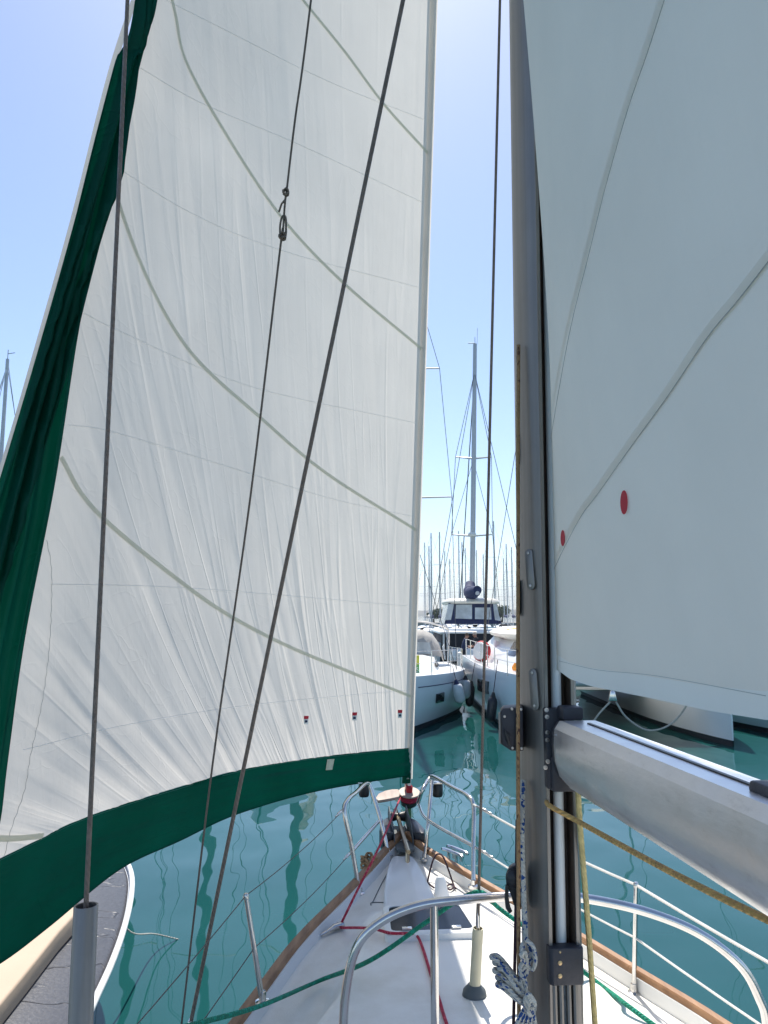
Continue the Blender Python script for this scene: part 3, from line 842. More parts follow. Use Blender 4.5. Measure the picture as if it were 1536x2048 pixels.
# winch-handle / clutch box on the port side of the mast
cz0, cz1 = YP(1020, 1502, 1.98).z, YP(1020, 1415, 1.98).z
def mbx(pxpy, Y): return [YP(x, y, Y) for x, y in pxpy]
cb = obj('halyard_lock', MB().prism(mbx(((1000, 1424), (1006, 1417), (1046, 1415), (1047, 1502), (1022, 1502), (1001, 1488)), 1.93), (0.012, 0.075, 0)), 'dkgrey', mast, bevel=0.003)
obj('lock_edge', MB().tube(mbx(((999, 1424), (1000, 1455), (1000, 1487)), 1.928), 0.003, 6), 'alu', cb)
obj('lock_lever', MB().prism(mbx(((1007, 1458), (1018, 1468), (1020, 1490), (1014, 1487)), 1.928), (0, -0.006, 0)), 'black', cb, bevel=0.001)
for px, py in ((1024, 1418), (1042, 1419), (1025, 1496), (1043, 1497), (1009, 1433)):
    q_ = YP(px, py, 1.93)
    obj('screw', MB().lathe(q_ + V((0, 0.001, 0)), (0, -1, 0), [(0, 0), (0.004, 0), (0.003, 0.0025), (0, 0.003)], 10), 'boltm', cb)
# small spot on the extrusion
# jammer block lower down, port side
jb = obj('jammer_block', MB().prism(mbx(((1016, 1739), (1024, 1732), (1040, 1733), (1046, 1750), (1046, 1800), (1040, 1824), (1028, 1814), (1021, 1790), (1012, 1770), (1011, 1750)), 1.95), (0.008, 0.03, 0)), 'black', mast, bevel=0.004)
obj('jammer_sheave', MB().lathe(YP(1029, 1757, 1.945), (0, -1, 0), [(0, -0.01), (0.02, -0.01), (0.021, 0.0), (0.012, 0.008), (0, 0.009)], 18), 'black', jb)
obj('jammer_lever', MB().tube(mbx(((1014, 1770), (1013, 1795), (1016, 1815), (1021, 1824)), 1.94), [0.004, 0.005, 0.006, 0.005], 8), 'black', jb)

# ================================================================== BOOM
boom = thing('boom', 'scuffed silver aluminium boom with a groove along its top', 'boom', B(0.0, -0.17, 2.46))
bsec = [(-.040, .077), (-.053, .058), (-.056, 0.02), (-.054, -.015), (-.044, -.050), (-.024, -.072), (0, -.077)]
bsec = bsec + [(-u, z) for u, z in reversed(bsec[:-1])]
bz = 2.533
BD = (B(0, 0, 0), (V((math.sin(R(6.0)), -math.cos(R(6.0)), 0))))
bx0 = B(0.020, -0.165, 0)
bdir = BD[1]; bperp = V((-bdir.y, bdir.x, 0)); bperp = -bperp if bperp.x < 0 else bperp
def bpt(l, u, z): return bx0 + bdir * l + bperp * u + V((0, 0, bz + z))
def bring(l, k=1.0, sh=0.0): return [bpt(l + sh * (0.5 - z / 0.16), u * k, z * k) for u, z in bsec]
BL = 3.3
obj('extrusion', MB().loft([bring(0.0, 0.88), bring(0.008, 0.97), bring(0.03, 1), bring(0.5), bring(1.5), bring(BL)]), 'boomalu', boom, angle=28)
obj('end_fitting', MB().loft([bring(-0.022, 0.6), bring(-0.012, 0.93), bring(0.004, 0.95)]), 'dkgrey', boom)
obj('sail_groove', MB().box(bpt(BL / 2 + 0.03, 0.004, 0.0775), (0.007, BL - 0.1, 0.004), bperp, bdir), 'black', boom)
for zz in (0.03, -0.04):
    pass
tb = P(1530, 1562, 1.0); 
obj('boom_car', MB().loft([[bpt(l, u, z) for u, z in ((-.018, .076), (-.015, .091), (.015, .091), (.018, .076))] for l in (0.735, 0.75, 0.83, 0.85)]), 'dkgrey', boom, bevel=0.004)
for l, z in ((0.012, 0.045), (0.16, -0.073)):
    u = -.056 if z > 0 else -.022
    q_ = bpt(l + 0.01, u, z)
    nrm = -bperp if z > 0 else (-bperp - V((0, 0, 1.5))).normalized()
    obj('rivet', MB().lathe(q_ - nrm * 0.002, nrm, [(0, 0), (0.004, 0), (0.003, 0.003), (0, 0.0035)], 8), 'boltm', boom)

# ================================================================== GENOA
genoa = thing('genoa', 'white genoa headsail with green sun strip and curved tan seams', 'sail', B(-0.03, 3.3, 1.6))
HEAD = V((0.44, 2.28, 13.0))
tackp = P(818, 1548, 5.36)
def luffpt(z):
    p0 = P(821, 1495, 5.35)
    t = (z - p0.z) / (HEAD.z - p0.z)
    p = p0.lerp(HEAD, t)
    p.x += 0.015 * math.sin(math.pi * max(0, min(1, t)))
    return p
CLEWD = [(-300, 2070, 2.25), (-150, 2010, 2.4)]
inner_px = [(-25, 1728, 2.55), (0, 1640, 2.55), (15, 1520, 2.56), (50, 1270, 2.60), (110, 960, 2.68), (160, 640, 2.78), (207, 430, 2.86), (250, 220, 2.93), (297, 0, 3.0)]
outer_px = [(-300, 2070, 2.25), (-205, 1640, 2.29), (-100, 1270, 2.38), (0, 950, 2.50), (80, 680, 2.62), (150, 430, 2.72), (222, 150, 2.82), (268, 0, 2.88)]
inner = [P(*q_) for q_ in inner_px]; outer = [P(*q_) for q_ in outer_px]
tip = inner[-1]
inner += [V((-0.82, 2.72, 6.6)), V((-0.52, 2.62, 8.6)), V((-0.05, 2.45, 10.8)), V((0.36, 2.30, 12.75))]
outer += [V((-0.93, 2.60, 6.6)), V((-0.62, 2.50, 8.6)), V((-0.14, 2.36, 10.8)), V((0.32, 2.26, 12.85))]
NV = 360
lo = 300                       # rows in the lower part
def rowparams():
    return [0.5 * i / lo for i in range(lo)] + [0.5 + 0.5 * i / (NV - lo) for i in range(NV - lo + 1)]
innerc = resample(crom(inner, 10), 801); outerc = resample(crom(outer, 10), 801)
footin = crom([P(821, 1495, 5.35), P(650, 1512, 4.62), P(500, 1535, 4.02), P(370, 1570, 3.52), P(180, 1630, 2.98), P(60, 1686, 2.70), P(-25, 1728, 2.55)], 10)
footout = crom([P(819, 1550, 5.36), P(640, 1580, 4.60), P(480, 1625, 3.98), P(360, 1680, 3.54), P(240, 1737, 3.2), P(100, 1850, 2.86), P(0, 1925, 2.66), P(-150, 2010, 2.42), P(-300, 2070, 2.25)], 10)
NS = 210
fin = resample(footin, NS + 1)
c0 = [fin[0].lerp(fin[-1], i / NS) for i in range(NS + 1)]
delta = [a - b for a, b in zip(fin, c0)]
ch0 = (fin[-1] - fin[0]).length
grid = []; hts = []
rp = rowparams()
zfoot = fin[0].z
for t in rp:
    e = innerc[int(round(t * 800))] if abs(t * 800 - round(t * 800)) < 1e-6 else innerc[int(t * 800)].lerp(innerc[min(800, int(t * 800) + 1)], t * 800 - int(t * 800))
    l = luffpt(zfoot + (12.8 - zfoot) * t)
    ch = (e - l).length
    row = []
    for i in range(NS + 1):
        s = i / NS
        d = delta[i]
        k = ch / ch0
        fade = (1 - t) ** 5
        row.append(l.lerp(e, s) + V((d.x * k, d.y * k, d.z * fade)))
    grid.append(row)
# crease displacement along the cloth normal
def crease(a, h):
    q_ = a / (1 + 0.7 * (1 - math.exp(-h / 1.3)))
    am = 0.0065 * math.exp(-h / 1.0) + 0.0012
    r1 = 1 - abs(noise.noise((q_ * 5.0, h * 0.45, 1.3))) * 2
    r2 = 1 - abs(noise.noise((q_ * 12.0, h * 0.7, 7.7))) * 2
    r3 = noise.noise((a * 1.1, h * 0.9, 4.2))
    return am * (max(0, r1) ** 4 * 1.0 + max(0, r2) ** 4 * 0.45) * smooth01((a - 0.02) / 0.12) + 0.010 * r3
disp = []
arc = []
for r_, row in enumerate(grid):
    A = [0.0]
    for a, b in zip(row, row[1:]): A.append(A[-1] + (b - a).length)
    arc.append(A)
for j, row in enumerate(grid):
    h = row[0].z - zfoot
    out = []
    for i, p in enumerate(row):
        if h > 6.5: out.append(p); continue
        a = row[min(NS, i + 1)] - row[max(0, i - 1)]
        b = grid[min(NV, j + 1)][i] - grid[max(0, j - 1)][i]
        n = a.cross(b)
        n = n.normalized() if n.length > 1e-9 else V((0, -1, 0))
        if n.dot(CAM - p) < 0: n = -n
        edge = smooth01((NS - i) / 14.0)
        out.append(p + n * crease(arc[j][i], h) * (0.25 + 0.75 * edge))
    disp.append(out)
grid = disp
# seams as the photograph shows them (y as a function of x), from the foot up
seams = [
    [(70, 870), (115, 905), (160, 985), (220, 1050), (330, 1140), (440, 1220), (560, 1285), (690, 1340), (830, 1396)],
    [(200, 240), (235, 400), (300, 570), (385, 710), (520, 835), (650, 945), (835, 1062)],
    [(330, -60), (350, 30), (370, 120), (440, 250), (555, 425), (680, 560), (850, 704)],
    [(560, -60), (605, 0), (690, 105), (770, 212), (870, 322)],
]
nv = (NS + 1)
allv = [p for row in grid for p in row]
pxs = [pix(p) for p in allv]
def panel_of(x, y, z):
    if z > 7.5: return len(seams)
    k = 0
    for sm in seams:
        if y < interp(sm, x) if x > sm[0][0] else y < sm[0][1] - (sm[0][0] - x) * 3: k += 1
    return k
# low boundary on the far left: panel below seam 0 starts left of the tape
faces = []
fp = []
for j in range(NV):
    for i in range(NS):
        f = (j * nv + i, j * nv + i + 1, (j + 1) * nv + i + 1, (j + 1) * nv + i)
        cx = sum(pxs[k][0] for k in f) / 4; cy = sum(pxs[k][1] for k in f) / 4; cz = allv[f[0]].z
        faces.append(f); fp.append(panel_of(cx, cy, cz))
full = bpy.data.meshes.new('tmp'); full.from_pydata([tuple(p) for p in allv], [], faces); full.update()
vnorm = [v.normal.copy() for v in full.vertices]
uvs_v = [(arc[k // nv][k % nv], (grid[k // nv][0].z - zfoot)) for k in range(len(allv))]
genoa_bvh = BVHTree.FromPolygons([tuple(p) for p in allv], faces)
def submesh(name, sel, mat, parent, allv, vnorm, uvs_v, uv2=None):
    idx = {}; vs = []; fs = []
    for f in sel:
        g = []
        for k in f:
            if k not in idx: idx[k] = len(vs); vs.append(k)
            g.append(idx[k])
        fs.append(tuple(g))
    org = ORG[parent.name]
    me = bpy.data.meshes.new(name)
    me.from_pydata([tuple(allv[k] - org) for k in vs], [], fs)
    ul = me.uv_layers.new(name='UVMap')
    for lp_ in me.loops: ul.data[lp_.index].uv = uvs_v[vs[lp_.vertex_index]]
    if uv2:
        u2 = me.uv_layers.new(name='crease')
        for lp_ in me.loops: u2.data[lp_.index].uv = uv2[vs[lp_.vertex_index]]
    for pl in me.polygons: pl.use_smooth = True
    me.normals_split_custom_set_from_vertices([tuple(vnorm[k]) for k in vs])
    me.materials.append(M[mat])
    o = bpy.data.objects.new(name, me); COL.objects.link(o); o.parent = parent; ORG[o.name] = org
    return o
for k in range(len(seams) + 1):
    sel = [f for f, q_ in zip(faces, fp) if q_ == k]
    if sel: submesh('panel', sel, 'sail', genoa, allv, vnorm, uvs_v, [(a / (1 + 0.7 * (1 - math.exp(-h / 1.3))), h) for a, h in uvs_v])
def cast(bvh, px, py):
    h = bvh.ray_cast(CAM, ray(px, py).normalized())
    if h[0] is None: return None
    n = h[1]
    return h[0], (n if n.dot(CAM - h[0]) > 0 else -n)
def ribbon(name, pxs_, width, mat, parent, bvh, lift=0.003, n=60):
    path = resample([V((x, y, 0)) for x, y in crom2(pxs_)], n)
    pts = []
    for p in path:
        h = cast(bvh, p.x, p.y)
        if h: pts.append((h[0] + h[1] * lift, h[1]))
    if len(pts) < 2: return None
    rows = []
    for i, (p, nn) in enumerate(pts):
        t = pts[min(len(pts) - 1, i + 1)][0] - pts[max(0, i - 1)][0]
        if t.length < 1e-9: continue
        sd = t.normalized().cross(nn).normalized() * (width / 2)
        rows.append([p - sd, p - sd * 0.5 + nn * 0.001, p + sd * 0.5 + nn * 0.001, p + sd])
    return obj(name, MB().grid(rows), mat, parent)
def crom2(pp): return [(p.x, p.y) for p in crom([V((x, y, 0)) for x, y in pp], 6)]
for sm in seams: ribbon('seam', [q_ for q_ in sm], 0.019, 'tape', genoa, genoa_bvh, n=140)
for ln in ([(100, 1168), (300, 1172), (500, 1185), (815, 1212)], [(45, 1500), (250, 1450), (500, 1410), (812, 1380)], [(135, 850), (219, 862), (430, 925), (651, 994), (822, 1032)],
           [(165, 625), (235, 660), (492, 770), (832, 846)], [(225, 330), (380, 425), (560, 500), (838, 575)], [(270, 130), (400, 205), (600, 290), (845, 405)], [(310, -10), (450, 60), (650, 160), (850, 240)]):
    ribbon('cloth_overlap', ln, 0.0032, 'overlap', genoa, genoa_bvh, 0.002, 100)
ribbon('seam', [(-8, 1676), (30, 1676), (85, 1671)], 0.022, 'tape', genoa, genoa_bvh)
# stitch line along the inner edge of the leech panel
def threadline(name, pxs_, r, mat, parent, bvh, n=120, wob=0.0, lift=0.003):
    path = resample([V((x, y, 0)) for x, y in crom2(pxs_)], n); pts = []
    for i, p in enumerate(path):
        h = cast(bvh, p.x + wob * math.sin(i * 1.3), p.y)
        if h: pts.append(h[0] + h[1] * lift)
    return obj(name, MB().tube(pts, r, 4), mat, parent) if len(pts) > 2 else None
threadline('stitching', [(92, 1080), (101, 1130), (102, 1200), (97, 1300), (82, 1410), (60, 1510), (48, 1580), (22, 1655), (8, 1710)], 0.0009, 'paleth', genoa, genoa_bvh, wob=0.8)

# green sun strip: leech part and foot part
def striprows(Acurve, Bcurve, n, m, wr, bulge=0.0, seed=0.0):
    A_ = resample(Acurve, n); B_ = resample(Bcurve, n)
    rows = []
    for i in range(n):
        row = []
        for k in range(m + 1):
            t = k / m
            p = A_[i].lerp(B_[i], t)
            row.append(p)
        rows.append(row)
    out = []
    L = 0.0
    for i, row in enumerate(rows):
        if i: L += (A_[i] - A_[i - 1]).length
        o_ = []
        for k, p in enumerate(row):
            a = rows[min(n - 1, i + 1)][k] - rows[max(0, i - 1)][k]
            b = row[min(m, k + 1)] - row[max(0, k - 1)]
            nn = a.cross(b).normalized()
            if nn.dot(CAM - p) < 0: nn = -nn
            t = k / m
            e = math.sin(math.pi * t)
            r1 = max(0, 1 - abs(noise.noise((t * 5.0 + L * 0.28, L * 0.55, seed))) * 2.2) ** 2
            r2 = noise.noise((t * 7.0 - L * 0.5, L * 0.9, seed + 5))
            o_.append(p + nn * (bulge * e + wr * e * (r1 + 0.5 * r2)) + nn * 0.004)
        out.append(o_)
    return out
def stripobj(name, rows, mat, parent):
    mb = MB().grid(rows)
    m = len(rows[0])
    L = [0.0]
    for a, b in zip(rows, rows[1:]): L.append(L[-1] + (b[0] - a[0]).length)
    Wd = [(row[0] - row[-1]).length for row in rows]
    for fi, f in enumerate(mb.f):
        mb.uv[fi] = tuple((Wd[k // m] * (k % m) / (m - 1), L[k // m]) for k in f)
    return obj(name, mb, mat, parent, angle=180)
leech_strip = stripobj('sun_strip', striprows(innerc, outerc, 420, 56, 0.085, -0.02, 2.0), 'green', genoa)
fin_c = [P(821, 1495, 5.35)] + footin[1:]
fo_short = footout
foot_strip = stripobj('sun_strip', striprows(footin + [P(-300, 2070, 2.25)], footout, 220, 14, 0.010, 0.0, 9.0), 'green', genoa)
# white leech edge behind the strip
lo_ = resample(crom([P(-330, 2060, 2.33), P(-216, 1640, 2.35), P(-112, 1270, 2.44), P(-6, 950, 2.56), P(73, 680, 2.68), P(143, 430, 2.78), P(214, 150, 2.9), P(262, 0, 2.96)], 10), 200)
li_ = resample(crom([P(-290, 2070, 2.27), P(-200, 1640, 2.31), P(-96, 1270, 2.41), P(4, 950, 2.53), P(85, 680, 2.65), P(156, 430, 2.75), P(228, 150, 2.86), P(274, 0, 2.92)], 10), 200)
stripobj('leech_tape', [[a, a.lerp(b, 0.5), b] for a, b in zip(li_, lo_)], 'sail', genoa)
# foot hem, luff tape
obj('stitching', MB().tube([p + V((0, -0.004, 0.02)) for p in resample(footout, 120)], 0.0012, 4), 'grnth', genoa)
obj('stitching', MB().tube([p + V((0, -0.006, -0.008)) for p in resample(footin, 120)], 0.0012, 4), 'grnth', genoa)
obj('foot_hem', MB().tube(resample(footout, 120), 0.005, 6), 'green', genoa)
lt = []
for i in range(60):
    z = zfoot - 0.22 + (12.9 - zfoot + 0.22) * i / 59
    p = luffpt(z); lt.append(p)
def luffband(off0, off1, dy):
    return [[p + V((off0, dy, 0)), p + V(((off0 + off1) / 2, dy - 0.01, 0)), p + V((off1, dy, 0))] for p in lt]
stripobj('luff_tape', luffband(-0.045, 0.020, -0.016), 'sail', genoa)
obj('forestay_foil', MB().tube([luffpt(1.50)] + lt + [HEAD + V((0, 0, 0.2))], 0.011, 10), 'white', genoa)
# green tack corner hanging down to the drum
tk = [P(805, 1545, 5.36), P(821, 1545, 5.36), P(821, 1566, 5.40), P(804, 1566, 5.40)]
obj('tack_strap', MB().prism([p - V((0, 0.02, 0)) for p in tk], (0, 0.03, 0)), 'green', genoa, bevel=0.003)
# patch and three small red/white labels near the foot
fbv = MB().grid(striprows(footin + [P(-300, 2070, 2.25)], footout, 220, 14, 0.010, 0.0, 9.0))
foot_bvh = BVHTree.FromPolygons([tuple(p) for p in fbv.v], fbv.f)
def quad_on(name, corners, mat, parent, bvh, lift=0.003, thick=0.0015):
    cs = []; nn = V((0, 0, 0))
    for x, y in corners:
        h = cast(bvh, x, y)
        if not h: return None
        cs.append(h[0] + h[1] * lift); nn += h[1]
    nn.normalize()
    return obj(name, MB().prism(cs, nn * thick), mat, parent, smooth=False)
quad_on('repair_patch', [(650, 1539), (653, 1519), (667, 1518), (663, 1538)], 'patch', genoa, foot_bvh, 0.006)
for (x, y) in ((610, 1439), (707, 1432), (798, 1427)):
    lb = quad_on('telltale_label', [(x - 4, y + 8), (x - 4, y - 8), (x + 5, y - 8), (x + 4, y + 8)], 'white', genoa, genoa_bvh, 0.006)
    if lb:
        quad_on('red_mark', [(x - 4, y - 2), (x - 4, y - 8), (x + 5, y - 8), (x + 4, y - 2)], 'reddot', lb, genoa_bvh, 0.0085)
        quad_on('dark_mark', [(x - 2, y + 5), (x - 2, y + 1), (x + 2, y + 1), (x + 2, y + 5)], 'ink', lb, genoa_bvh, 0.0085)

# furler drum on the forestay
fd = thing('furling_drum', 'headsail furling drum wound with red line at the stem', 'furler', luffpt(1.46))
fax = (luffpt(3) - luffpt(1.5)).normalized()
zd = YP(808, 1612, 5.46).z
fb = luffpt(zd) + V((0, 0, 0))
obj('drum_body', MB().lathe(fb, fax, [(0, -0.05), (0.03, -0.05), (0.055, -0.03), (0.06, 0.0), (0.035, 0.002), (0.035, 0.05), (0, 0.05)], 22), 'black', fd)
obj('drum_line', MB().lathe(fb, fax, [(0.03, 0.0), (0.058, 0.002), (0.062, 0.012), (0.058, 0.02), (0.063, 0.028), (0.058, 0.038), (0.062, 0.046), (0.03, 0.052)], 22), 'ropered', fd)
obj('drum_plate', MB().lathe(fb, fax, [(0, 0.052), (0.076, 0.052), (0.078, 0.056), (0.074, 0.061), (0.02, 0.063), (0, 0.063)], 26), 'oldteak', fd)
obj('drum_clamp', MB().lathe(fb, fax, [(0.0, 0.06), (0.022, 0.06), (0.024, 0.10), (0.016, 0.11), (0, 0.115)], 12), 'red', fd)
obj('stay_tang', MB().tube([B(-0.045, 3.12, 1.42), fb - fax * 0.16, fb - fax * 0.05], [0.014, 0.02, 0.016], 8), 'brass', fd)
obj('tack_shackle', MB().tube([fb + fax * 0.06, P(811, 1585, 5.42), P(812, 1562, 5.40)], 0.008, 8), 'steel', fd)

# ================================================================== MAINSAIL
main = thing('mainsail', 'pale grey shaded mainsail with two red dots filling the right side', 'sail', B(0.01, -0.12, 2.7))
NM, NH = 120, 160
adir = V((math.sin(R(7.5)), -math.cos(R(7.5)), 0)); sdir_ = V((adir.y, -adir.x, 0))  # sdir_: to port
if sdir_.x > 0: sdir_ = -sdir_
mrows = []
ZF = zpy(1338, 1.88)
for j in range(NH + 1):
    t = j / NH
    z = ZF + (12.9 - ZF) * (0.55 * t + 0.45 * t * t)
    tt = (z - ZF) / (12.9 - ZF)
    chord = 3.15 * (1 - tt) ** 0.92 + 0.12
    camb = chord * interp([(0, 0.02), (0.06, 0.06), (0.16, 0.105), (0.3, 0.14), (1, 0.1)], tt)
    lu = B(lean(z), -0.085, z)
    row = []
    for i in range(NM + 1):
        s = (i / NM) ** 1.35
        x = s * chord
        # airfoil-like: steep entry, long tail
        pro = (1 - (1 - min(1, s / 0.34)) ** 2.0) if s < 0.34 else 1 - ((s - 0.34) / 0.66) ** 1.8
        foot = math.sin(math.pi * min(1, s)) * 0.06 * max(0, 1 - tt * 9) if s < 1 else 0
        zz = z - foot * 0.2 + 0.02 * max(0, 1 - tt * 12) * (1 - s)
        w_ = 0.012 * noise.noise((x * 1.1, z * 0.5, 3.0)) * smooth01(x / 0.3)
        tw = 0.03 * tt * x          # twist to leeward
        row.append(lu + adir * x + sdir_ * (camb * pro + w_ + tw) + V((0, 0, zz - z)))
    mrows.append(row)
# foot edge: dips from the tack then runs level
for i in range(NM + 1):
    x = (mrows[0][i] - mrows[0][0]).length
    p = mrows[0][i].copy()
    if p.y > 0.9:
        for _ in range(12):
            xx, yy = pix(p)
            p.z += (yy - interp([(1095, 1330), (1118, 1342), (1140, 1358), (1180, 1372), (1300, 1396), (1420, 1422), (1540, 1441)], xx)) / FPX * p.y
        fdz = p.z - mrows[0][i].z
    for j in range(14): mrows[j][i].z += fdz * (1 - j / 14) ** 1.5
mv = [p for r_ in mrows for p in r_]; mn_ = NM + 1
mpx = [pix(p) if (p - CAM).y > 0.15 else (99999, 0) for p in mv]
mseams = [[(1095, 1200), (1105, 1150), (1160, 1040), (1200, 985), (1260, 900), (1340, 790), (1420, 672), (1480, 600), (1560, 498)],
          [(1092, 960), (1100, 900), (1120, 780), (1145, 650), (1180, 510), (1215, 370), (1260, 215), (1300, 100), (1345, -40)]]
def mpanel(x, y, p):
    if x > 5000 or p.y < 0.35: return 4
    k = 0
    if y > interp([(1110, 1322), (1200, 1340), (1320, 1352), (1540, 1392)], x): return 0
    k = 1
    for sm in mseams:
        xx = interp([(q_[1], q_[0]) for q_ in reversed(sm)], y)
        if x < xx: k += 1
    return k
mf = []; mfp = []
for j in range(NH):
    for i in range(NM):
        f = (j * mn_ + i, j * mn_ + i + 1, (j + 1) * mn_ + i + 1, (j + 1) * mn_ + i)
        mf.append(f)
        if mpx[f[0]][0] > 5000: mfp.append(4)
        else: mfp.append(mpanel(sum(mpx[k][0] for k in f) / 4, sum(mpx[k][1] for k in f) / 4, mv[f[0]]))
fm2 = bpy.data.meshes.new('tmp2'); fm2.from_pydata([tuple(p) for p in mv], [], mf); fm2.update()
mvn = [v.normal.copy() for v in fm2.vertices]
muv = [((p - mrows[k // mn_][0]).length, p.z) for k, p in enumerate(mv)]
main_bvh = BVHTree.FromPolygons([tuple(p) for p in mv], mf)
for k in sorted(set(mfp)):
    sel = [f for f, q_ in zip(mf, mfp) if q_ == k]
    par_ = {}
    def find(a):
        while par_.setdefault(a, a) != a: par_[a] = par_[par_[a]]; a = par_[a]
        return a
    for f in sel:
        for q_ in f[1:]: par_[find(q_)] = find(f[0])
    comps = {}
    for f in sel: comps.setdefault(find(f[0]), []).append(f)
    for cs_ in comps.values():
        submesh('foot_band' if k == 0 else 'panel', cs_, 'maintape' if k == 0 else 'mainsail', main, mv, mvn, muv)
for sm in mseams:
    ribbon('seam', [(x - 9, y) for x, y in sm], 0.016, 'maintape', main, main_bvh, 0.001, 120)
    threadline('stitching', sm, 0.0007, 'paleth', main, main_bvh, 200, 0.0, 0.0025)
threadline('stitching', [(1120, 1322), (1200, 1340), (1320, 1352), (1534, 1391)], 0.0006, 'paleth', main, main_bvh, 120, 0.0, 0.002)
def dot(px, py, rx, ry):
    pts = []; nn = V((0, 0, 0))
    for k in range(24):
        a = 2 * math.pi * k / 24
        h = cast(main_bvh, px + rx * math.cos(a), py + ry * math.sin(a))
        if not h: return
        pts.append(h[0] + h[1] * 0.003); nn += h[1]
    obj('red_dot', MB().prism(pts, nn.normalized() * 0.001), 'reddot', main, smooth=False)
dot(1252, 1004, 7, 24); dot(1128.5, 1076, 4, 16)

# ================================================================== RIGGING
def shroud(label, a, b, r, group=None, cover=None, mat='wire'):
    t = thing('shroud', label, 'rigging wire', a, group)
    obj('wire', MB().tube([a.lerp(b, k / 30) for k in range(31)], r, 10), mat, t)
    return t
sb_top = YP(172, 1811, 1.90)
sA = YP(255, 0, 2.02); kd = (sA - sb_top).normalized()
capt = sb_top + kd * ((SPZ + 0.06 - sb_top.z) / kd.z)
base = sb_top - kd * ((sb_top.z - 1.2) / kd.z)
cs = shroud('braided steel shroud rising out of a stainless pipe cover', base, capt, 0.0058)
d_ = -kd
tubeb = base + V((0, 0, 0.02))
pc = MB()
n = 20; e1 = kd.orthogonal().normalized(); e2 = kd.cross(e1)
ringf = lambda p, r: [p + (e1 * math.cos(2 * math.pi * k / n) + e2 * math.sin(2 * math.pi * k / n)) * r for k in range(n)]
pc.loft([ringf(tubeb, 0.0275), ringf(sb_top, 0.0275), ringf(sb_top + kd * 0.001, 0.0265), ringf(sb_top, 0.0235), ringf(sb_top - kd * 0.12, 0.0235)], cap=False)
obj('pipe_cover', pc, 'alu', cs, angle=50)
mh = B(lean(13.2), 0, 13.2)
obj('upper_wire', MB().tube([capt, mh], 0.0055, 8), 'wire', cs)
c_base = on_deck(384, 2046) if False else G(381, 2048, 1.30)
lsh_top = B(lean(6.4) - 0.05, 0.02, 6.42)
ls = shroud('thick forward lower shroud running from the port deck up to the mast', c_base - (lsh_top - c_base) * 0.012, lsh_top, 0.0075)
obj('chainplate', MB().box(c_base - V((0, 0, 0.06)), (0.012, 0.05, 0.16)), 'steel', ls, bevel=0.003)
# flag halyard with a bend in it
fb0 = G(363, 2048, 1.30); ft = V((-0.03, 2.0, SPZ + 0.02))
k1 = YP(567, 470, (fb0.y + ft.y) / 2 + 0.05); 
def onflag(py):
    lo_k, hi_k = 0.0, 1.0
    for _ in range(40):
        m_ = (lo_k + hi_k) / 2
        if pix(fb0.lerp(ft, m_))[1] > py: lo_k = m_
        else: hi_k = m_
    return fb0.lerp(ft, lo_k)
fh = thing('flag_halyard', 'thin brown flag halyard with a knotted loop in the middle', 'rope', fb0)
def flagx(px, py):
    q_ = onflag(py); return P(px, py, (q_ - CAM).dot(V((0, _c, _s))))
obj('cord', MB().tube(crom([fb0, flagx(425, 1530), flagx(500, 1000), flagx(560, 500), flagx(564, 478)], 6), 0.0042, 6), 'flagline', fh)
obj('cord', MB().tube(crom([flagx(566, 462), flagx(570, 405), flagx(574, 375), flagx(590, 240), flagx(622, 0), ft], 6), 0.0040, 6), 'flagline', fh)
obj('loop', MB().tube(crom([flagx(562, 478), flagx(560, 455), flagx(564, 434), flagx(571, 434), flagx(572, 460), flagx(570, 476)], 5, True), 0.0038, 6, closed=True), 'flagline', fh)
kn = [flagx(565 + 6 * math.cos(a), 476 + 4.5 * math.sin(a) - k * 0.25) + V((0, -0.005 + 0.008 * math.sin(a * 1.5), 0)) for k, a in enumerate([i * 0.7 for i in range(22)])]
obj('knot', MB().tube(kn, 0.0042, 6), 'flagline', fh)
kn = [flagx(572 + 5 * math.cos(a), 386 + 6 * math.sin(a)) + V((0, -0.005 + 0.008 * math.sin(a * 1.5), 0)) for a in [i * 0.7 for i in range(20)]]
obj('knot', MB().tube(kn, 0.0040, 6), 'flagline', fh)
obj('tail', MB().tube([flagx(570, 400), flagx(563, 408), flagx(558, 424)], 0.0036, 6), 'flagline', fh)
# inner forestay with pvc sleeve
pb = on_deck(949, 1990)
pt_ = YP(956, 1856, pb.y - 0.01)
is_top = B(lean(9.2), 0.1, 9.2)
bs = thing('inner_forestay', 'thin inner forestay in a yellowed plastic sleeve on a grey rubber foot', 'rigging wire', pb)
# choose the wire so that it runs through the photographed line
w0 = pt_; w1 = P(1000, 0, 3.15)
obj('wire', MB().tube([w0 - V((0, 0, 0.25)), w0, w0.lerp(w1, 0.5), w1, w1 + (w1 - w0) * 0.9, B(lean(9.5), 0.09, 9.5)], 0.0055, 8), 'flagline', bs)
obj('swage', MB().tube([w0 + V((0, 0, -0.05)), w0 + V((0, 0, 0.04)), w0 + V((0.001, 0, 0.10))], [0.009, 0.009, 0.005], 10), 'steel', bs)
slv = MB(); pd = (pt_ - pb).normalized(); e1 = pd.orthogonal().normalized(); e2 = pd.cross(e1)
rf = lambda p, r: [p + (e1 * math.cos(2 * math.pi * k / 18) + e2 * math.sin(2 * math.pi * k / 18)) * r for k in range(18)]
slv.loft([rf(pb, 0.0215), rf(pb.lerp(pt_, 0.5), 0.0205), rf(pt_, 0.0205), rf(pt_, 0.017), rf(pt_ - pd * 0.08, 0.017)], cap=False)
obj('sleeve', slv, 'pvc', bs, angle=50)
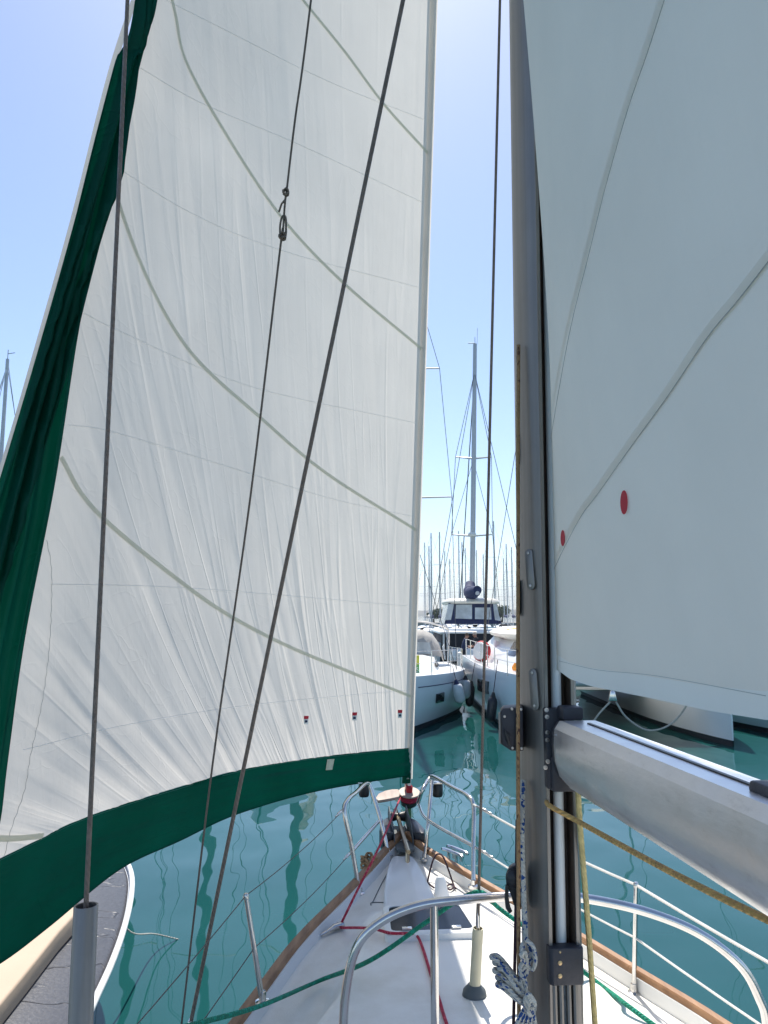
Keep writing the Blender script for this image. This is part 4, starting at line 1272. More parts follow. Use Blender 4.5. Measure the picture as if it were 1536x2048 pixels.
obj('rubber_foot', MB().lathe(pb - V((0, 0, 0.012)), (0, 0, 1), [(0, 0), (0.042, 0), (0.046, 0.012), (0.042, 0.03), (0.028, 0.044), (0.024, 0.05), (0, 0.05)], 18), 'rubgrey', bs)

# ropes on the mast
rope('halyard', 'tan halyard running down the port edge of the mast', [YP(1037, 690, 1.945), YP(1036, 900, 1.935), YP(1036, 1160, 1.928), YP(1036, 1400, 1.918), YP(1036, 1560, 1.92), YP(1037, 1800, 1.925), YP(1038, 2070, 1.93), YP(1039, 2300, 1.98)], 0.0048, 'ropetan', 8)
rope('halyard', 'blue flecked white halyard leading down to the hanging coil', [YP(1047, 1560, 1.955), YP(1044, 1650, 1.93), YP(1046, 1760, 1.925), YP(1051, 1862, 1.915), YP(1052, 1882, 1.91)], 0.0068, 'ropewhite', 8)
rope('control_line', 'dark purple line hanging down port of the mast below the jammer', [YP(1034, 1640, 1.98), YP(1032, 1800, 1.98), YP(1029, 1950, 1.98), YP(1026, 2100, 2.0)], 0.0040, 'ropepurp', 6)
rope('control_line', 'blue line on the starboard side of the mast below the boom', [YP(1148, 1546, 2.03), YP(1150, 1700, 2.03), YP(1154, 1880, 2.03)], 0.0068, 'ropeblue', 8)
rope('control_line', 'pink flecked line below the blue line beside the mast', [YP(1153, 1870, 2.03), YP(1158, 1960, 2.03), YP(1162, 2060, 2.03), YP(1170, 2250, 2.06)], 0.0062, 'ropepink', 8)
rope('control_line', 'pale yellow line hanging from under the boom to the deck', [YP(1154, 1535, 1.86), YP(1160, 1650, 1.88), YP(1176, 1850, 1.92), YP(1190, 2048, 1.97), YP(1200, 2200, 2.0)], 0.0068, 'ropeyel', 8)
rope('reefing_line', 'tan line leading from the mast slot aft beneath the boom', [YP(1093, 1600, 1.93), YP(1100, 1612, 1.85), P(1160, 1645, 1.72), P(1300, 1722, 1.42), P(1420, 1784, 1.22), P(1540, 1842, 1.08), P(1720, 1930, 0.9)], 0.0058, 'ropegold', 8)
# the coil: hanging loops and a bunched hank
hk = thing('rope_hank', 'bunched hank of blue flecked white rope tied to the mast', 'rope', YP(1050, 2048, 1.93))
Yc = 1.90
for i in range(7):     # bunch pointing up and left
    t = i - 3
    o_ = V((0.0, 0.012 * math.sin(i * 2.1), 0))
    sx, sy = 989 + 5 * (i % 3) + 2 * t, 1946 + 10 * t + 5 * math.sin(i * 1.9)
    pts = [YP(1062 + 3 * t * 0.5, 2005 + 4.0 * t, Yc), YP(1035 + t, 1982 + 7.0 * t, Yc - 0.012) + o_, YP(sx + 12, sy + 6, Yc - 0.005) + o_, YP(sx, sy, Yc) + o_, YP(sx + 2, sy - 5, Yc + 0.012) + o_, YP(sx + 20, sy + 2, Yc + 0.014) + o_, YP(1058, 1998 + 3 * t, Yc + 0.014)]
    obj('loop', MB().tube(crom(pts, 6), 0.0050, 8), 'ropewhite', hk)
for i in range(4):     # round turns of the knot
    pts = []
    for k in range(15):
        a = 2 * math.pi * k / 14
        pts.append(YP(1056 + i * 2.2 + 7 * math.cos(a), 2004 + i * 3.5 + 15 * math.sin(a) - 4 * math.cos(a), Yc - 0.016 + 0.022 * math.sin(a * 0.5 + 2.2)))
    obj('loop', MB().tube(pts, 0.0050, 8), 'ropewhite', hk)
for i in range(5):     # tails below
    t = i - 2
    pts = [YP(1058 + 3 * t, 2012, Yc - 0.01), YP(1052 + 9 * t, 2048, Yc - 0.012 + 0.006 * t), YP(1050 + 12 * t, 2110, Yc), YP(1052 + 9 * t, 2190, Yc + 0.01), YP(1056 + 5 * t, 2230, Yc + 0.02)]
    obj('loop', MB().tube(crom(pts, 6), 0.0050, 8), 'ropewhite', hk)
for i in range(4):     # braided part above
    s = (-1) ** i
    pts = [YP(1053, 1876, Yc + 0.01), YP(1053 - 10 * s, 1898 + 6 * i, Yc - 0.01 * s), YP(1048 + 8 * s, 1930 + 5 * i, Yc + 0.008 * s), YP(1046 - 5 * s, 1965, Yc - 0.008), YP(1052 + 3 * s, 2002, Yc - 0.006)]
    obj('loop', MB().tube(crom(pts, 6), 0.0050, 8), 'ropewhite', hk)
obj('loop', MB().tube(crom([YP(1052, 1880, Yc - 0.008), YP(1066, 1893, Yc - 0.012), YP(1071, 1920, Yc - 0.008), YP(1066, 1938, Yc + 0.0), YP(1056, 1930, Yc + 0.005), YP(1050, 1905, Yc - 0.012), YP(1040, 1912, Yc - 0.012)], 6), 0.0050, 8), 'ropewhite', hk)

# green line rigged across the foredeck round the inner forestay
gs = w0.lerp(w1, 0.0); 
ghi = YP(955, 1784, pb.y - 0.02)
gl = [base + kd * 0.42 + V((0.03, 0.02, 0)), P(250, 2094, 2.05), P(385, 2050, 2.38), P(520, 2012, 2.74), on_deck(640, 1976, 0.03), YP(740, 1921, 3.05), YP(850, 1846, 3.06), YP(910, 1804, 3.06), ghi + V((-0.02, -0.012, 0.0)), ghi + V((0.0, -0.016, 0.004)), ghi + V((0.03, -0.008, -0.006)), YP(1000, 1818, 3.1), YP(1080, 1876, 3.1), on_deck(1180, 1960, 0.012), on_deck(1240, 2006, 0.012), on_deck(1295, 2048, 0.012), down(*B(1.1, 0.2, 0).xy, 0.012)]
rope('sheet', 'green line stretched across the foredeck round the inner forestay', gl, 0.0085, 'ropegreen', 8)
# red furling line: drum -> block -> hatch -> aft
blk = on_deck(668, 1864)
rl = [fb + fax * 0.03 + V((-0.058, -0.01, 0)), G(760, 1690, 1.62), G(715, 1780, 1.50), blk + V((0.03, 0.015, 0.025))]
rl2 = [blk + V((0.035, -0.005, 0.022)), on_deck(740, 1866, 0.02), G(780, 1866, hz + 0.03), G(815, 1867, hz + 0.03), G(833, 1871, hz + 0.015), on_deck(845, 1900, 0.010), on_deck(862, 1955, 0.010), on_deck(880, 2010, 0.010), on_deck(892, 2050, 0.010), down(*B(-0.12, 0.2, 0).xy, 0.010)]
rope('furling_line', 'red furling line from the drum through a deck block and aft', crom(rl, 4) + [blk + V((0.042, 0.01, 0.03))] + crom(rl2, 4), 0.0062, 'ropered', 8, sub=2)
bk = obj('deck_block', MB().tube([blk + V((-0.035, -0.03, 0.012)), blk + V((0.0, 0.0, 0.022)), blk + V((0.045, 0.02, 0.026))], [0.006, 0.016, 0.017], 10), 'steel', yacht)
obj('block_strap', MB().tube([blk + V((-0.075, -0.055, 0.001)), blk + V((-0.03, -0.025, 0.012))], [0.004, 0.008], 8), 'steel', yacht)

# ================================================================== OTHER BOATS
def hullmesh(bow, stern, Bm, fb, fbow, full=0.55, plumb=True, wl=0.62, tstern=0.85):
    ax = (V((stern[0], stern[1], 0)) - V((bow[0], bow[1], 0))); L = ax.length; ax.normalize(); sd = V((-ax.y, ax.x, 0))
    bow3 = V((bow[0], bow[1], 0))
    def hb(s):
        if s < full: return Bm / 2 * (1 - (1 - s / full) ** 1.9) ** 0.85 + 0.02
        return Bm / 2 * (1 - (1 - tstern) * ((s - full) / (1 - full)) ** 1.6) + 0.02
    def sz(s): return fbow + (fb - fbow) * min(1, s * 1.15)
    def pt(s, w_, z): return bow3 + ax * (L * s) + sd * w_ + V((0, 0, z))
    return hb, sz, pt, L, ax, sd
def yacht_far(name, label, bow, stern, Bm, fb, fbow, mast_s, mast_h, hullmat='hullw', group=None, detail=1, spreaders=2, cover='navy', mast_x=None, cat='sailboat', bootm='boot'):
    hb, sz, pt, L, ax, sd = hullmesh(bow, stern, Bm, fb, fbow)
    t = thing(name, label, cat, V(((bow[0] + stern[0]) / 2, (bow[1] + stern[1]) / 2, 0)), group)
    N = 22 if detail > 0 else 10
    rings = []; brings = []; dk = []
    for i in range(N + 1):
        s = i / N; b = hb(s); z = sz(s)
        k = 0.45 + 0.50 * min(1, s / 0.5) ** 0.7
        prof = [(1, z), (0.985, z * 0.72), (0.5 + 0.5 * k, z * 0.38), (k, 0.14)]
        rings.append([pt(s, -b * kk, zz) for kk, zz in prof] )
        brings.append([(pt(s, -b * k, 0.14), pt(s, -b * k * 0.93, -0.05), pt(s, -b * k * 0.3, -0.5)), (pt(s, b * k, 0.14), pt(s, b * k * 0.93, -0.05), pt(s, b * k * 0.3, -0.5))])
        dk.append((s, b, z))
    mb = MB()
    mb.grid(rings); mb.grid([[pt(s, b * kk, zz) for kk, zz in [(1, z), (0.985, z * 0.72), (0.5 + 0.5 * (0.45 + 0.50 * min(1, s / 0.5) ** 0.7), z * 0.38), (0.45 + 0.50 * min(1, s / 0.5) ** 0.7, 0.14)]] for s, b, z in dk])
    s, b, z = dk[-1]
    mb.add([pt(1, -b, z), pt(1, b, z), pt(1, b * 0.93, 0.14), pt(1, -b * 0.93, 0.14)], [(0, 1, 2, 3)])
    obj('hull', mb, hullmat, t, angle=60)
    bb = MB(); bb.grid([list(x[0]) for x in brings]); bb.grid([list(x[1]) for x in brings])
    bb.add([brings[-1][0][0], brings[-1][1][0], brings[-1][1][2], brings[-1][0][2]], [(0, 1, 2, 3)])
    obj('bottom_paint', bb, bootm, t, angle=60)
    obj('deck', MB().grid([[pt(s, -b + 2 * b * k / 6, z + 0.03 * (1 - (k / 3 - 1) ** 2)) for k in range(7)] for s, b, z in dk]), 'gel', t, angle=60)
    # coachroof
    cr = []
    for s_, hgt in ((0.22, 0.02), (0.30, 0.22), (0.42, 0.34), (0.60, 0.40), (0.66, 0.40)):
        b = hb(s_) * 0.55; z = sz(s_)
        cr.append([pt(s_, -b * 1.1, z), pt(s_, -b * 0.95, z + hgt * 0.8), pt(s_, -b * 0.6, z + hgt), pt(s_, b * 0.6, z + hgt), pt(s_, b * 0.95, z + hgt * 0.8), pt(s_, b * 1.1, z)])
    obj('coachroof', MB().loft(cr, closed=False), 'gel', t, angle=40)
    if detail > 0:
        for sg in (-1, 1):
            for s0, s1 in ((0.36, 0.46), (0.49, 0.60)):
                q_ = []
                for s_, zz in ((s0, 0.10), (s1, 0.12), (s1, 0.25), (s0, 0.21)):
                    b = hb(s_) * 0.55; q_.append(pt(s_, sg * b * (1.115 - 0.16 * zz / 0.3), sz(s_) + zz))
                obj('window', MB().prism(q_, sd * 0.02 * sg), 'glass', t)
    # mast and rig
    ms = mast_s; Y_ = bow[1]
    mx = 0.0
    mb0 = pt(ms, mx, sz(ms) + 0.25); mt = pt(ms, mx, mast_h)
    mr = (0.075 if detail else 0.125) if Y_ < 40 else 0.075
    obj('mast', MB().tube([mb0, mb0.lerp(mt, 0.6), mt], [mr, mr, mr * 0.8], 10), 'spar' if detail or Y_ > 40 else 'darkspar', t)  # near hidden masts are thickened and darkened for bolder reflections
    lev = [0.36, 0.66] if spreaders == 2 else [0.5]
    tips = {-1: [], 1: []}
    for li, f in enumerate(lev):
        for sg in (-1, 1):
            a = mb0.lerp(mt, f); ln = (Bm * 0.40) * (1 - 0.22 * li)
            b_ = a + sd * ln * sg + ax * 0.15 + V((0, 0, 0.05))
            obj('spreader', MB().tube([a, b_], [0.035, 0.022] if Y_ < 40 else [0.02, 0.012], 6), 'spar', t)
            tips[sg].append(b_)
    wr = 0.009 if detail else 0.008
    obj('forestay', MB().tube([pt(0.01, 0, fbow + 0.1), mb0.lerp(mt, 0.97)], wr * (3.2 if detail else 1.8), 6), 'fwhite', t)
    obj('backstay', MB().tube([pt(0.99, 0, fb + 0.1), mt], wr, 5), 'thinwire', t)
    for sg in (-1, 1):
        cp = pt(ms + 0.02, sg * hb(ms) * 0.9, sz(ms))
        obj('shroud', MB().tube([cp] + tips[sg] + [mb0.lerp(mt, 0.98)], wr, 5), 'thinwire', t)
        if detail: obj('shroud', MB().tube([cp, mb0.lerp(mt, lev[0])], wr, 5), 'thinwire', t)
    # boom with stowed sail
    bo0 = pt(ms + 0.012, 0, sz(ms) + 1.25); bo1 = pt(min(0.93, ms + 0.40), 0, sz(ms) + 1.35)
    obj('boom', MB().tube([bo0, bo1], 0.07, 8), 'spar', t)
    obj('sail_cover', MB().tube([bo0 + V((0, 0, 0.2)), bo0.lerp(bo1, 0.15) + V((0, 0, 0.28)), bo0.lerp(bo1, 0.6) + V((0, 0, 0.2)), bo1 + V((0, 0, 0.12))], [0.14, 0.2, 0.16, 0.08], 10), cover, t)
    # masthead instruments
    if detail:
        obj('wind_vane', MB().tube([mt, mt + V((0, 0, 0.35))], 0.012, 5).tube([mt + V((0, 0, 0.2)), mt + V((0.25, 0, 0.24))], 0.012, 5), 'thinwire', t)
        for sg in (-1, 1):
            pts = [pt(s_, sg * (hb(s_) - 0.06), sz(s_) + 0.6) for s_ in (0.03, 0.12, 0.25, 0.4, 0.55, 0.7, 0.85, 0.97)]
            obj('lifeline', MB().tube(pts, 0.008, 5), 'steel', t)
            pts2 = [p - V((0, 0, 0.3)) for p in pts]
            obj('lifeline', MB().tube(pts2, 0.006, 5), 'steel', t)
            for p in pts: obj('stanchion', MB().tube([p, p - V((0, 0, 0.63))], 0.013, 6), 'steel', t)
        bp0 = pt(0.03, -hb(0.03) + 0.06, sz(0.03) + 0.6); bp1 = pt(0.03, hb(0.03) - 0.06, sz(0.03) + 0.6)
        obj('pulpit', MB().tube(crom([bp0, pt(-0.01, 0, fbow + 0.62), bp1], 6), 0.014, 6), 'steel', t)
    return t, hb, sz, pt, ax, sd

# the white yacht opposite, left of the gap
ly, hb, sz, pt, ax, sd = yacht_far('moored_yacht', 'white cruising yacht with beige sprayhood and bimini left of the gap', (0.40, 18.7), (0.75, 29.0), 3.75, 1.12, 1.38, 0.40, 14.9, detail=1, cover='beige')
# sprayhood
sg_ = 1 if sd.x > 0 else -1       # our right-hand side
def arch(s, w_, z0, z1, lean_=0.0, n=12):
    return [pt(s + lean_ * math.sin(math.pi * k / n), -w_ * math.cos(math.pi * k / n) if abs(math.cos(math.pi * k / n)) > 0 else 0, z0 + (z1 - z0) * min(1, math.sin(math.pi * k / n) * 1.25)) for k in range(n + 1)]
sh_rows = [arch(0.615, 1.22, sz(0.6) + 0.32, sz(0.6) + 0.36), arch(0.635, 1.30, sz(0.6) + 0.1, sz(0.6) + 0.95), arch(0.67, 1.34, sz(0.6), sz(0.6) + 1.14), arch(0.72, 1.36, sz(0.6), sz(0.6) + 1.16)]
obj('sprayhood', MB().grid(sh_rows), 'beige', ly, angle=60)
for s0, s1, k0, k1 in ((0.645, 0.70, 0.14, 0.40),):
    zb = sz(0.6)
    q_ = [pt(0.645, sg_ * 1.33, zb + 0.22), pt(0.715, sg_ * 1.385, zb + 0.18), pt(0.715, sg_ * 1.35, zb + 0.72), pt(0.650, sg_ * 1.26, zb + 0.62)]
    obj('sprayhood_window', MB().prism(q_, sd * sg_ * 0.02), 'clear', ly)
qf = [pt(0.622, x, sz(0.6) + z) for x, z in ((-0.9, 0.42), (0.9, 0.42), (0.85, 0.78), (-0.85, 0.78))]
obj('sprayhood_window', MB().prism([p - ax * 0.10 for p in qf], -ax * 0.02), 'clear', ly)
# bimini
bz0 = sz(0.85) + 1.55
bim = []
for s_ in (0.735, 0.78, 0.86, 0.95):
    bim.append([pt(s_, w_ * 1.55, bz0 - 0.30 * abs(w_) ** 3 + (0.0 if 0.75 < s_ < 0.93 else -0.06)) for w_ in (-1, -0.8, -0.5, 0, 0.5, 0.8, 1)])
obj('bimini', MB().grid(bim), 'beige', ly, angle=60)
for s_ in (0.74, 0.84, 0.945):
    obj('bimini_bow', MB().tube(crom([pt(0.84, -1.55, sz(0.84)), pt(s_, -1.52, bz0 - 0.35), pt(s_, -1.2, bz0 - 0.16), pt(s_, 0, bz0 - 0.03), pt(s_, 1.2, bz0 - 0.16), pt(s_, 1.52, bz0 - 0.35), pt(0.84, 1.55, sz(0.84))], 6), 0.016, 6), 'steel', ly)
# hull window, stripe
def bvh_of(o):
    g = ORG[o.name]
    return BVHTree.FromPolygons([tuple(v.co + g) for v in o.data.vertices], [tuple(p.vertices) for p in o.data.polygons])
def child(o, nm, k=0): return [c for c in o.children if c.name.split('.')[0] == nm][k]
ly_bvh = bvh_of(child(ly, 'hull'))
quad_on('hull_window', [(871, 1406), (872, 1388), (887, 1384), (886, 1402)], 'glass', ly, ly_bvh, 0.004, 0.03)
obj('sheer_stripe', MB().tube([pt(s_, sg_ * (hb(s_) * 0.99 + 0.003), sz(s_) * 0.80) for s_ in [0.05 + 0.9 * k / 20 for k in range(21)]], 0.012, 5), 'navy', ly)
# board with a number on the lifeline
bc = pt(0.22, sg_ * (hb(0.22) - 0.02), sz(0.22) + 0.36)
bc = YP(829, 1329, 20.6)
brd = thing('number_board', 'yellow and green board reading 05 on the left yacht lifeline', 'sign', bc - V((0, 0, 0.3)))
obj('panel', MB().box(bc + V((0, 0, 0.12)), (0.26, 0.02, 0.24)), 'yelboard', brd)
obj('panel', MB().box(bc + V((0, 0, -0.12)), (0.26, 0.02, 0.24)), 'grnboard', brd)
def text(name, s, size, loc, mat, parent, rot=(R(90), 0, 0)):
    cu = bpy.data.curves.new(name, 'FONT'); cu.body = s; cu.size = size; cu.align_x = 'CENTER'; cu.extrude = 0.001
    o = bpy.data.objects.new(name, cu); COL.objects.link(o)
    dg = bpy.context.evaluated_depsgraph_get()
    me = bpy.data.meshes.new_from_object(o.evaluated_get(dg))
    bpy.data.objects.remove(o)
    me.materials.clear(); me.materials.append(M[mat])
    o = bpy.data.objects.new(name, me); COL.objects.link(o); o.parent = parent
    o.location = V(loc) - ORG[parent.name]; o.rotation_euler = rot
    return o
text('numerals', '05', 0.17, bc + V((0.03, -0.013, -0.19)), 'white', brd)

# the catamaran on the right of the gap
ct = thing('catamaran', 'white sailing catamaran with cream hardtop right of the gap', 'catamaran', V((5.45, 22, 0)))
def cathull(xc, y0, y1, Bm):
    rings = []; N = 20; bt = []
    for i in range(N + 1):
        s = i / N; y = y0 + (y1 - y0) * s
        b = Bm / 2 * (1 - (1 - min(1, s / 0.42)) ** 2) ** 0.9 * (1 - 0.15 * max(0, s - 0.6) / 0.4) + 0.02
        z = 1.46 - 0.06 * s
        r_ = []
        for kk, zz in ((1, z), (1.0, z * 0.6), (0.86, 0.45), (0.72, 0.13)): r_.append((kk * b, zz))
        rings.append([V((xc - k, y, zz)) for k, zz in r_] + [V((xc + k, y, zz)) for k, zz in reversed(r_)])
        bt.append([V((xc - 0.72 * b, y, 0.13)), V((xc - 0.6 * b, y, -0.1)), V((xc, y, -0.4)), V((xc + 0.6 * b, y, -0.1)), V((xc + 0.72 * b, y, 0.13))])
    obj('hull', MB().loft(rings, closed=True), 'hullw', ct, angle=50)
    obj('bottom_paint', MB().loft(bt, closed=False), 'boot', ct, angle=60)
cathull(3.52, 17.3, 28.6, 1.55); cathull(7.62, 17.3, 28.6, 1.55)
obj('bridge_deck', MB().box((5.57, 24.6, 1.12), (3.4, 7.6, 0.5)), 'hullw', ct, bevel=0.06)
obj('crossbeam', MB().tube([V((3.55, 18.1, 1.30)), V((7.6, 18.1, 1.30))], 0.09, 10), 'spar', ct)
obj('trampoline', MB().grid([[V((4.1 + 2.95 * i / 8, y, 1.27)) for i in range(9)] for y in (18.15, 19.5, 20.8)]), 'maintape', ct)
# deckhouse
dh = []
for z, x0, x1, y0, y1 in ((1.35, 3.45, 7.7, 21.0, 27.2), (1.65, 3.5, 7.65, 21.2, 27.2), (2.15, 3.95, 7.2, 22.0, 27.2)):
    dh.append(crom([V((x0, y0 + 0.7, z)), V((x0 + 0.5, y0 + 0.1, z)), V(((x0 + x1) / 2, y0 - 0.25, z)), V((x1 - 0.5, y0 + 0.1, z)), V((x1, y0 + 0.7, z)), V((x1, y1, z)), V((x0, y1, z))], 4, True))
obj('deckhouse', MB().loft(dh), 'gel', ct, angle=50)
dw = []
for z, o_ in ((1.72, 0.03), (2.08, 0.03)):
    f = (z - 1.65) / 0.5
    x0 = 3.5 + 0.45 * f - o_; x1 = 7.65 - 0.45 * f + o_; y0 = 21.2 + 0.8 * f - o_
    dw.append(crom([V((x0, 26.5, z)), V((x0, y0 + 0.75, z)), V((x0 + 0.5, y0 + 0.1, z)), V(((x0 + x1) / 2, y0 - 0.25, z)), V((x1 - 0.5, y0 + 0.1, z)), V((x1, y0 + 0.75, z)), V((x1, 26.5, z))], 4))
obj('windscreen', MB().grid(dw), 'glass', ct, angle=60)
top = []
for z, k in ((2.12, 0.86), (2.20, 0.97), (2.30, 1.0), (2.42, 0.9), (2.50, 0.6), (2.53, 0.1)):
    top.append([V((5.57 + 2.12 * k * math.copysign(abs(math.cos(a)) ** 0.6, math.cos(a)), 24.6 + 2.9 * k * math.copysign(abs(math.sin(a)) ** 0.6, math.sin(a)), z)) for a in [2 * math.pi * q_ / 28 for q_ in range(28)]])
obj('hardtop', MB().loft(top), 'cream', ct, angle=50)
oc = YP(1030, 1262, 23.0)
obj('orange_cover', MB().loft([[V((oc.x + 0.5 + 0.75 * k * math.cos(a), 23.4 + 0.5 * k * math.sin(a), oc.z - 0.02 + zz)) for a in [2 * math.pi * q_ / 16 for q_ in range(16)]] for zz, k in ((-0.06, 1), (0.06, 0.92), (0.12, 0.5))]), 'orange', ct)
obj('red_seat', MB().box(YP(1024, 1303, 24.4), (0.34, 0.3, 0.62)), 'red', ct, bevel=0.08)
pz = YP(993, 1303, 24.3)
obj('pillar', MB().prism([pz + V(q_) for q_ in ((-0.10, 0, -0.3), (0.16, 0, -0.3), (0.10, 0, 0.3), (-0.02, 0, 0.36))], (0, 0.5, 0)), 'white', ct, bevel=0.02)
# hull windows (the outer side of the left hull)
cat_bvh = bvh_of(child(ct, 'hull'))
quad_on('hull_window', [(957, 1380), (957, 1357), (966, 1359), (966, 1384)], 'glass', ct, cat_bvh, 0.004, 0.03)
quad_on('hull_window', [(968, 1385), (968, 1360), (978, 1363), (978, 1388)], 'glass', ct, cat_bvh, 0.004, 0.03)
# lifelines of the left hull
lfp = [V((2.86 + 0.5 * max(0, (20.0 - y) / 2.6) ** 2, y, 2.02)) for y in (17.9, 18.8, 20.2, 21.6, 23.0, 24.4, 25.8, 27.2)]
obj('lifeline', MB().tube(lfp, 0.009, 5), 'lifeline', ct)
obj('lifeline', MB().tube([p - V((0, 0, 0.28)) for p in lfp], 0.007, 5), 'lifeline', ct)
for p in lfp: obj('stanchion', MB().tube([p, p - V((0, 0, 0.62))], 0.014, 6), 'steel', ct)
mcat = V((5.5, 22.6, 2.4))
obj('mast', MB().tube([mcat, mcat + V((0, 0, 8)), mcat + V((0, 0, 14.5))], [0.11, 0.11, 0.08], 10), 'spar', ct)
for sgn in (-1, 1):
    obj('spreader', MB().tube([mcat + V((0, 0, 7)), mcat + V((sgn * 1.2, 0.3, 7.1))], 0.03, 6), 'spar', ct)
    obj('shroud', MB().tube([V((5.57 + sgn * 2.5, 24.5, 1.4)), mcat + V((sgn * 1.2, 0.3, 7.1)), mcat + V((0, 0, 13))], 0.010, 5), 'thinwire', ct)
obj('forestay', MB().tube([V((5.55, 18.1, 1.4)), mcat + V((0, 0, 13))], 0.03, 6), 'fwhite', ct)
# anchor bridle hanging between the bows
bc_ = YP(1226, 1400, 18.0)
br = thing('mooring_bridle', 'pale rope bridle hanging below the catamaran crossbeam', 'rope', bc_ - V((0, 0, 0.3)))
obj('bridle_plate', MB().prism([bc_ + V(q_) for q_ in ((-0.10, 0, -0.02), (0.10, 0, -0.02), (0.05, 0, 0.2), (-0.05, 0, 0.2))], (0, 0.03, 0)), 'steel', br, bevel=0.01)
obj('hanger', MB().tube([bc_ + V((0, 0.02, 0.15)), V((bc_.x, 18.1, 1.26))], 0.03, 8), 'steel', br)
obj('rope', MB().tube(crom([YP(1232, 1404, 18.0), YP(1250, 1432, 18.0), YP(1280, 1455, 18.0), YP(1305, 1461, 18.0), YP(1335, 1452, 18.0), YP(1360, 1430, 18.0), YP(1378, 1402, 18.0), V((7.18, 18.0, 1.25))], 6), 0.022, 6), 'mooring', br)
obj('rope', MB().tube(crom([YP(1220, 1404, 18.0), YP(1200, 1425, 18.0), YP(1180, 1448, 18.0), YP(1150, 1450, 18.0), YP(1120, 1420, 18.0), V((3.75, 18.0, 1.2))], 6), 0.022, 6), 'mooring', br)

# yachts further along both sides
yacht_far('moored_yacht', 'white yacht moored right of the catamaran with dark waterline', (10.2, 16.2), (10.6, 27.5), 3.6, 1.15, 1.45, 0.42, 14.0, detail=0)
yacht_far('moored_yacht', 'second yacht moored right of the catamaran', (14.0, 17.0), (14.3, 28.5), 3.5, 1.1, 1.4, 0.42, 13.0, detail=0)
for i, (px, mY, top, cov) in enumerate(((600, 21.0, 12.4, 'beige'), (440, 21.3, 12.8, 'navy'), (292, 21.0, 12.2, 'navy'), (130, 21.2, 8.6, 'beige'), (9, 27.0, YP(3, 722, 27.0).z, 'beige'))):
    X = YP(px if px > 20 else 2, 1000, mY).x
    yacht_far('moored_yacht', ['yacht beside the beige sprayhood yacht, hidden behind the genoa', 'yacht with navy sail cover behind the genoa, its mast mirrored in the water', 'yacht behind the genoa leech, third berth from the beige sprayhood yacht', 'short masted yacht between the genoa leech and outer berth', 'yacht with bare mast showing past the genoa leech'][i], (X - 0.2, mY - 4.6), (X + 0.2, mY + 4.2), 2.1, 1.05, 1.3, 0.5, top, detail=1 if px == 9 else 0, cover=cov)

# the flybridge catamaran beyond the pontoon
fc = thing('flybridge_catamaran', 'large flybridge sailing catamaran with navy canvas enclosure beyond the pontoon', 'catamaran', V((4.85, 42, 0)))
FY = 41.0
def fp_(px, py, Y=FY): return YP(px, py, Y)
hx0, hx1 = fp_(868, 1300).x, fp_(1022, 1300).x
for xc in (hx0 + 0.5, hx1 - 0.5):
    rings = []
    for i in range(13):
        s = i / 12; y = 38.2 + 11 * s; b = 0.85 * (1 if s < 0.6 else 1 - ((s - 0.6) / 0.4) ** 2 * 0.9)
        rings.append([V((xc - b, y, 1.5)), V((xc - b * 0.9, y, 0.3)), V((xc - b * 0.5, y, -0.3)), V((xc + b * 0.5, y, -0.3)), V((xc + b * 0.9, y, 0.3)), V((xc + b, y, 1.5))])
    obj('hull', MB().loft(rings), 'hullw', fc, angle=50)
cx = (hx0 + hx1) / 2
obj('bridge_deck', MB().box((cx, 42.2, 0.95), (hx1 - hx0 - 1.0, 10, 0.6)), 'hullw', fc, bevel=0.08)
obj('cockpit_shade_box', MB().prism([V((hx0 + 0.1, 37.6, 0.55)), V((hx1 - 0.1, 37.6, 0.55)), V((hx1 - 0.2, 37.6, 1.97)), V((hx0 + 0.2, 37.6, 1.97))], (0, 7, 0)), 'trous', fc, bevel=0.05)  # matte dark box stands in for the shade under the flybridge
zdk = fp_(940, 1262).z
obj('flybridge_deck', MB().box((cx, 41.4, zdk - 0.02), (hx1 - hx0 - 0.1, 7.6, 0.16)), 'gel', fc, bevel=0.1)
for x in (hx0 + 0.25, hx1 - 0.25):
    for y in (37.5, 41.0, 44.6): obj('post', MB().tube([V((x, y, 1.0)), V((x, y, zdk))], 0.05, 8), 'spar', fc)
# canvas enclosure: frame pieces and clear panels
def fq(name, pp, mat, dy=0.04, Y=FY - 1.0): return obj(name, MB().prism([fp_(x, y, Y) for x, y in pp], (0, dy, 0)), mat, fc)
fq('canvas_frame', ((889, 1248), (897, 1206), (993, 1206), (1003, 1248)), 'navy', 0.05, FY - 0.9)
fq('clear_panel', ((911, 1237), (912, 1209), (944, 1209), (944, 1238)), 'clear', 0.03, FY - 0.96)
fq('clear_panel', ((950, 1238), (950, 1215), (982, 1215), (983, 1239)), 'clear', 0.03, FY - 0.96)
fq('clear_panel', ((889, 1240), (897, 1208), (908, 1208), (902, 1240)), 'clear', 0.03, FY - 0.96)
fq('clear_panel', ((990, 1240), (986, 1208), (993, 1208), (1001, 1242)), 'clear', 0.03, FY - 0.96)
for pxx in (889, 1001):
    s = 1 if pxx < 940 else -1
    a = fp_(pxx + 2 * s, 1248, FY - 0.9); b_ = fp_(pxx + 8 * s, 1206, FY - 0.9)
    obj('canvas_side', MB().prism([a, b_, b_ + V((0, 3.5, 0)), a + V((0, 3.5, 0))], (0.03 * s, 0, 0)), 'clear', fc)
rt0 = fp_(893, 1206); rt1 = fp_(1000, 1206)
tp_ = []
